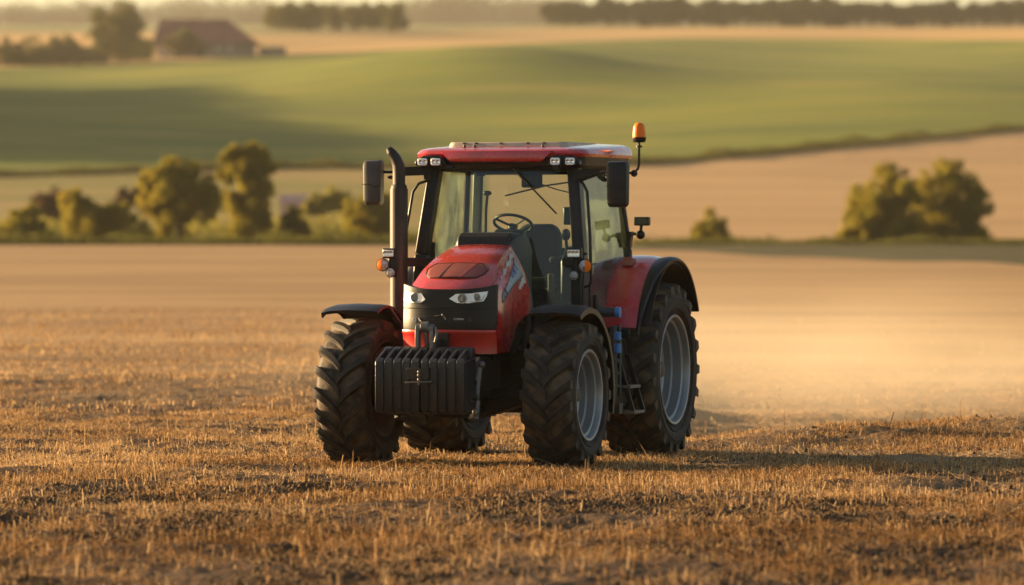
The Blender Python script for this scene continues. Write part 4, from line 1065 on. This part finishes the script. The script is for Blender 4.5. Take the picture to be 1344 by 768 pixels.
# black lamp recess at each front corner
for s in (-1,1):
    o = obj('lamp_recess', MB().prism([(s*.50,2.80),(s*.56,2.895),(s*.74,2.895),(s*.82,2.84),(s*.82,2.80)], 1.0, 1.10, 'y'), BLACK, RO, bevel=.01)
    for x_, zz in ((.595,2.835),(.735,2.835)):
        yy = front_y(x_)-.05
        wl_ = empty('work_light', parent=RO)
        obj('lamp_body', MB().prism([(-.055,-.030),(-.055,.030),(-.040,.042),(.040,.042),(.055,.030),(.055,-.030),(.035,-.042),(-.035,-.042)], 0, .07, 'y').xf(Matrix.Translation((s*x_, yy, zz))), BLACK, wl_, bevel=.006)
        b = MB()
        obj('lens', MB().prism([(-.047,-.024),(-.047,.024),(-.034,.034),(.034,.034),(.047,.024),(.047,-.024),(.03,-.034),(-.03,-.034)], -.006, .004, 'y').xf(Matrix.Translation((s*x_, yy, zz))), LENSW, wl_, bevel=.004)
        for q in (-.022,.022): obj('reflector', MB().lathe([(-.012,.019),(-.009,.015),(-.007,.001)], (s*x_+q, yy, zz), 'y', 16), CHROME, wl_)
obj('lamp_bracket', MB().prism([(.555,2.80),(.635,2.80),(.62,2.74),(.575,2.74)], .99, 1.06, 'y'), BLACK, RO, bevel=.01)
obj('lamp_bracket', MB().prism([(-.50,2.80),(-.42,2.80),(-.43,2.765),(-.49,2.765)], .99, 1.06, 'y'), BLACK, RO, bevel=.01)
# top hatch with ribs, its cream colour standing in for sun glint
hatch = obj('roof_hatch', MB().loft([rrect(.60,1.30,2.45,.08,2.975), rrect(.585,1.32,2.43,.08,3.026)]), ROOFGLINT, RO, bevel=.01)
for i, x_ in enumerate((-.42,-.30,-.05,.22,.38)):
    obj('hatch_rib', MB().beam((x_,1.28,3.015),(x_+.05,1.85,3.028),.018,.014), BLACK if i % 2 else GREYPL, hatch)
for x_ in (-.36,-.26,.42): obj('hatch_latch', MB().ball((x_,1.13,2.985), .016, 10, 6), HUBM, hatch)

# ---- beacon
BN = empty('beacon', parent=TR)
bx, by = .985, 2.45
obj('beacon_stalk', MB().tube([(.80,by,2.74),(.93,by,2.74),(.975,by,2.78),(bx,by,2.83),(bx,by,3.05)], .012, 8).ball((.935,by,2.735),.035,12,8).lathe([(0,.001),(0,.030),(.02,.03),(.02,.001)],(bx,by,2.985),'z',14), IRON, BN)
obj('beacon_base', MB().lathe([(0,.001),(0,.055),(.02,.066),(.05,.070),(.05,.001)], (bx,by,3.035), 'z', 24), BLACK, BN)
obj('beacon_dome', MB().lathe([(.05,.064),(.08,.064),(.15,.056),(.175,.045),(.19,.025),(.193,.001)], (bx,by,3.035), 'z', 28), ORANGE, BN)

# ---- mirrors
for s in (-1,1):
    MR = empty('side_mirror', parent=TR)
    mx_ = -1.245 if s < 0 else 1.20; my = 1.02 if s < 0 else 1.0
    zc = 2.64 if s < 0 else 2.62; hh = .22; hw_ = .10 if s < 0 else .108
    r_ = []
    for (off, f_) in ((0,.70),(.012,.90),(.05,1.0),(.085,1.0),(.09,.93)):
        ring = []
        for (cx_, cz_, a0) in ((hw_-.04,hh-.05,0),(-hw_+.04,hh-.05,PI/2),(-hw_+.045,-hh+.045,PI),(hw_-.045,-hh+.045,1.5*PI)):
            for i in range(6):
                a = a0+PI/2*i/5; ring.append((mx_+(cx_+math.cos(a)*.04)*f_, my-.05+off, zc+(cz_+math.sin(a)*.045)*(f_*.5+.5)))
        r_.append(ring)
    obj('mirror_shell', MB().loft(r_), MIRR if s<0 else BLACK, MR, angle=40)
    obj('mirror_glass', MB().box((mx_,my+.042,zc),(hw_*1.75,.004,hh*1.8)), MIRG, MR)
    obj('mirror_seam', MB().tube([(mx_-hw_*.9,my-.052,zc-.02),(mx_-.02,my-.058,zc-.015),(mx_+.03,my-.056,zc-.045),(mx_+hw_*.9,my-.052,zc-.03)], .004, 6), CHASSIS, MR)
    if s < 0:
        b = MB().beam((-.70,1.20,2.755),(-.98,1.10,2.745),.05,.085).beam((-.98,1.10,2.745),(-1.06,1.07,2.74),.03,.05).tube([(-1.05,1.07,2.74),(-1.24,1.02,2.74)], .014, 8).ball((-1.08,1.06,2.69),.03,10,6,(1.2,1,.6)).box((-.74,1.19,2.74),(.07,.10,.14))
    else:
        b = MB().tube([(.74,1.22,2.645),(.95,1.12,2.705),(1.08,1.05,2.735),(1.20,1.0,2.73)], .014, 8).ball((1.05,1.07,2.66),.032,10,6,(1.2,1,.6)).tube([(1.05,1.07,2.66),(1.05,1.07,2.73)],.008,6)
        b.prism([(.70,2.76),(1.00,2.76),(.96,2.72),(.72,2.65)], 1.16, 1.20, 'y')
    obj('mirror_arm', b, BLACK, MR)
# small rear work light on the right pillar
RW = empty('side_work_light', parent=TR)
obj('lamp_body', MB().box((1.02,2.44,2.27),(.15,.08,.085)), BLACK, RW, bevel=.012)
obj('lens', MB().box((1.02,2.395,2.27),(.13,.008,.065)), GREYPL, RW, bevel=.003)
obj('lamp_arm', MB().tube([(.86,2.52,2.12),(.92,2.48,2.15),(1.0,2.45,2.14),(1.01,2.44,2.23)], .016, 8).ball((1.0,2.45,2.14),.045,12,8).prism([(.84,2.02),(.88,2.02),(.90,2.17),(.86,2.17)],2.48,2.56,'y'), BLACK, RW)

# ---- light clusters on both front pillars
def round_lamp(parent, c, r, mats, y=-1):
    o = empty('marker_lamp', parent=parent)
    obj('lamp_body', MB().lathe([(.05,.001),(.05,r*.7),(.0,r*1.08),(-.008,r*1.08),(-.008,r*.9)], c, 'y', 24), BLACK, o)
    if len(mats) == 1:
        obj('lens', MB().lathe([(-.004,r),(-.010,r*.92),(-.015,r*.5),(-.017,.001)], c, 'y', 24), mats[0], o)
    else:
        t = MB().lathe([(-.004,r),(-.014,r*.93),(-.022,r*.6),(-.026,.001)], c, 'y', 24)
        for k4, m4 in enumerate(mats):
            fs = [f for f in t.f if (sum(t.v[i][0] for i in f)/len(f) < c[0]) == (k4 == 0)]
            q = MB(); q.v = list(t.v); q.f = fs; obj('lens', q, m4, o)
    return o
LGL = empty('light_cluster', parent=TR); LGR = empty('light_cluster', parent=TR)
def rect_lamp(parent, c, w_, h_):
    o = empty('work_light', parent=parent)
    obj('lamp_body', MB().box((c[0],c[1]+.03,c[2]),(w_,.07,h_)), BLACK, o, bevel=.010)
    obj('lens', MB().box((c[0],c[1]-.008,c[2]),(w_*.82,.01,h_*.66)), LENSW, o, bevel=.003)
    for q in (-.25,0,.25): obj('reflector', MB().lathe([(-.004,h_*.24),(-.002,.001)], (c[0]+q*w_,c[1]-.012,c[2]), 'y', 14), CHROME, o)
# image-right cluster (lamps hang on the post)
rect_lamp(LGR, (.775,.98,1.965), .145, .105)
obj('lamp_bracket', MB().box((.71,1.02,1.885),(.11,.08,.08)).box((.78,1.03,1.89),(.06,.06,.16)), BLACK, LGR, bevel=.01)
round_lamp(LGR, (.89,.98,1.845), .062, [LAMPW, ORANGE]); round_lamp(LGR, (.775,.98,1.755), .045, [LAMPW])
obj('lamp_post', MB().box((.79,1.03,1.55),(.105,.06,.62)), BLACK, LGR, bevel=.01)
# image-left cluster on the cross arm
rect_lamp(LGL, (-1.00,.76,1.965), .125, .095)
round_lamp(LGL, (-1.055,.75,1.855), .058, [ORANGE, LAMPW]); round_lamp(LGL, (-.975,.75,1.78), .045, [LAMPW])
obj('lamp_bracket', MB().box((-.96,.79,1.86),(.09,.05,.12)).beam((-1.0,.84,1.88),(-.66,1.10,1.88),.07,.085), BLACK, LGL, bevel=.01)

# ---- exhaust
EX = empty('exhaust', parent=TR)
ex, ey = -.93, .86
obj('muffler', MB().lathe([(1.20,.001),(1.20,.06),(1.32,.078),(2.60,.078),(2.62,.065),(2.62,.001)], (ex,ey,0), 'z', 28), EXH, EX)
SHM = mat('perforated shield', (.020,.016,.013), .5, metal=.2, dust=.1)
_n = SHM.node_tree; _v = _n.nodes.new('ShaderNodeTexVoronoi'); _v.inputs['Scale'].default_value = 42; _v.inputs['Randomness'].default_value = .05
_t = _n.nodes.new('ShaderNodeTexCoord'); _b = _n.nodes.new('ShaderNodeBump'); _b.inputs['Distance'].default_value = .0012
_n.links.new(_t.outputs['Object'], _v.inputs['Vector']); _n.links.new(_v.outputs['Distance'], _b.inputs['Height']); _n.links.new(_b.outputs[0], _n.nodes['Principled BSDF'].inputs['Normal'])
obj('heat_shield', MB().lathe([(1.40,.081),(1.40,.086),(2.58,.086),(2.58,.081)], (ex,ey,0), 'z', 28), SHM, EX)
obj('exhaust_stack', MB().tube([(ex,ey,2.58),(ex,ey,2.72),(ex-.005,ey,2.80),(ex-.03,ey-.01,2.87),(ex-.075,ey-.02,2.93)], [.060,.060,.058,.052,.046], 20).tube([(ex-.07,ey-.02,2.925),(ex-.095,ey-.025,2.965)], [.046,.030], 20), EXH, EX)
# ---- grab bars
obj('grab_bar', MB().tube([(-.74,1.16,2.66),(-.82,1.12,2.63),(-.87,1.10,2.55),(-.93,1.06,2.15),(-.95,1.05,1.85),(-.95,1.05,1.60)], .014, 8), BLACK, TR)
obj('grab_bar', MB().tube([(.76,1.16,2.66),(.82,1.12,2.63),(.87,1.10,2.55),(.91,1.06,2.15),(.925,1.05,1.70),(.91,1.05,1.66),(.84,1.06,1.64)], .015, 8), BLACK, TR)
obj('grab_bar', MB().tube([(.91,1.05,1.66),(.915,1.05,1.48),(.89,1.05,1.40),(.80,1.05,1.38)], .013, 8), BLACK, TR)

# ---- side tank, steps, blue couplings (image right)
for s in (1,-1):
    obj('fuel_tank', MB().prism([(1.20,.62),(1.15,1.05),(1.40,1.18),(1.55,1.12),(1.68,.90),(1.71,.60),(1.66,.50),(1.25,.50)], s*.42, s*1.10), BLACK, TR, bevel=.03)
TANK = MB().tube([(1.10,1.40,1.18),(1.105,1.55,1.12),(1.108,1.68,.90),(1.108,1.71,.60)], .007, 6)
obj('tank_trim', TANK, GREYPL, TR)
ST = empty('access_steps', parent=TR)
for (x_, y_, z_) in ((1.20,1.40,.70),(1.24,1.40,.46)):
    obj('step', MB().box((x_-.02,y_,z_),(.16,.34,.03)), GREYIRON, ST, bevel=.005)
for y_ in (1.25,1.59): obj('step_side', MB().beam((1.12,y_,1.0),(1.28,y_,.45),.02,.05), BLACK, ST, bevel=.004)
b = MB().tube([(.98,.98,1.28),(.98,.98,.62)], .035, 12).box((.97,1.0,.50),(.16,.12,.10)).tube([(1.03,1.0,1.30),(1.035,1.0,.62)], .016, 8)
for zz in (1.18,1.06,.94,.82,.70): b.lathe([(0,.001),(0,.05),(.03,.05),(.03,.001)], (.985,.98,zz), 'z', 14)
SH = Matrix.Translation((.17,.06,0))
FL = obj('filter_column', b.xf(SH), GREYPL, TR, bevel=.004)
obj('blue_cap', MB().tube([(1.0,1.02,1.41),(1.14,1.02,1.41)],.048,16).lathe([(-.055,.001),(-.055,.045),(.055,.045),(.055,.001)],(1.16,1.02,1.41),'x',18), GREYPL, FL)
obj('blue_cap', MB().lathe([(-.02,.001),(-.02,.052),(.02,.052),(.03,.001)],(1.20,1.02,1.41),'x',18), BLUEM, FL)
for zz, hz in ((1.15,.08),(1.03,.09)): obj('blue_cap', MB().lathe([(0,.001),(0,.036),(hz*.9,.036),(hz,.001)],(1.20,1.0,zz),'z',16), BLUEM, FL)

# ------------------------------------------------------------------ air
def volmat(name, col, dens, an, het=False, em=None):
    m = bpy.data.materials.new(name); m.use_nodes = True; n = m.node_tree; n.nodes.clear()
    o = n.nodes.new('ShaderNodeOutputMaterial'); v = n.nodes.new('ShaderNodeVolumePrincipled')
    v.inputs['Color'].default_value = (*col,1); v.inputs['Density'].default_value = dens; v.inputs['Anisotropy'].default_value = an
    n.links.new(v.outputs[0], o.inputs['Volume']); return m, v, n
HM, _, _ = volmat('haze air', (.99,.92,.80), .00006, .35)
hz = obj('haze', MB().box((0,1950,55),(3000,4100,220)), HM, None, angle=0); tag(hz, 'thin golden evening haze over the fields', 'haze', kind='stuff')

DM, dv, dn = volmat('dust air', (.99,.86,.66), .02, .3)
tc = dn.nodes.new('ShaderNodeTexCoord'); ln_ = dn.nodes.new('ShaderNodeVectorMath'); ln_.operation = 'LENGTH'
dn.links.new(tc.outputs['Object'], ln_.inputs[0])
mr = dn.nodes.new('ShaderNodeMapRange'); mr.interpolation_type = 'SMOOTHSTEP'; mr.inputs[1].default_value = 1.; mr.inputs[2].default_value = .15; mr.inputs[3].default_value = 0; mr.inputs[4].default_value = .024
dn.links.new(ln_.outputs['Value'], mr.inputs[0])
nz = dn.nodes.new('ShaderNodeTexNoise'); nz.inputs['Scale'].default_value = 2.2; nz.inputs['Detail'].default_value = 2
dn.links.new(tc.outputs['Object'], nz.inputs['Vector'])
m1 = dn.nodes.new('ShaderNodeMapRange'); m1.inputs[1].default_value = .3; m1.inputs[2].default_value = .7; m1.inputs[3].default_value = .3; m1.inputs[4].default_value = 1.5
dn.links.new(nz.outputs[0], m1.inputs[0])
mu = dn.nodes.new('ShaderNodeMath'); mu.operation = 'MULTIPLY'; dn.links.new(mr.outputs[0], mu.inputs[0]); dn.links.new(m1.outputs[0], mu.inputs[1]); dn.links.new(mu.outputs[0], dv.inputs['Density'])
du = obj('dust_cloud', MB().ball((0,0,0), 1, 24, 16), DM, None, angle=0); du.location = (3.6, 71.5, .0); du.scale = (8.5, 19, 2.1)
tag(du, 'low golden dust hanging over the field behind the rear wheels', 'dust', kind='stuff')
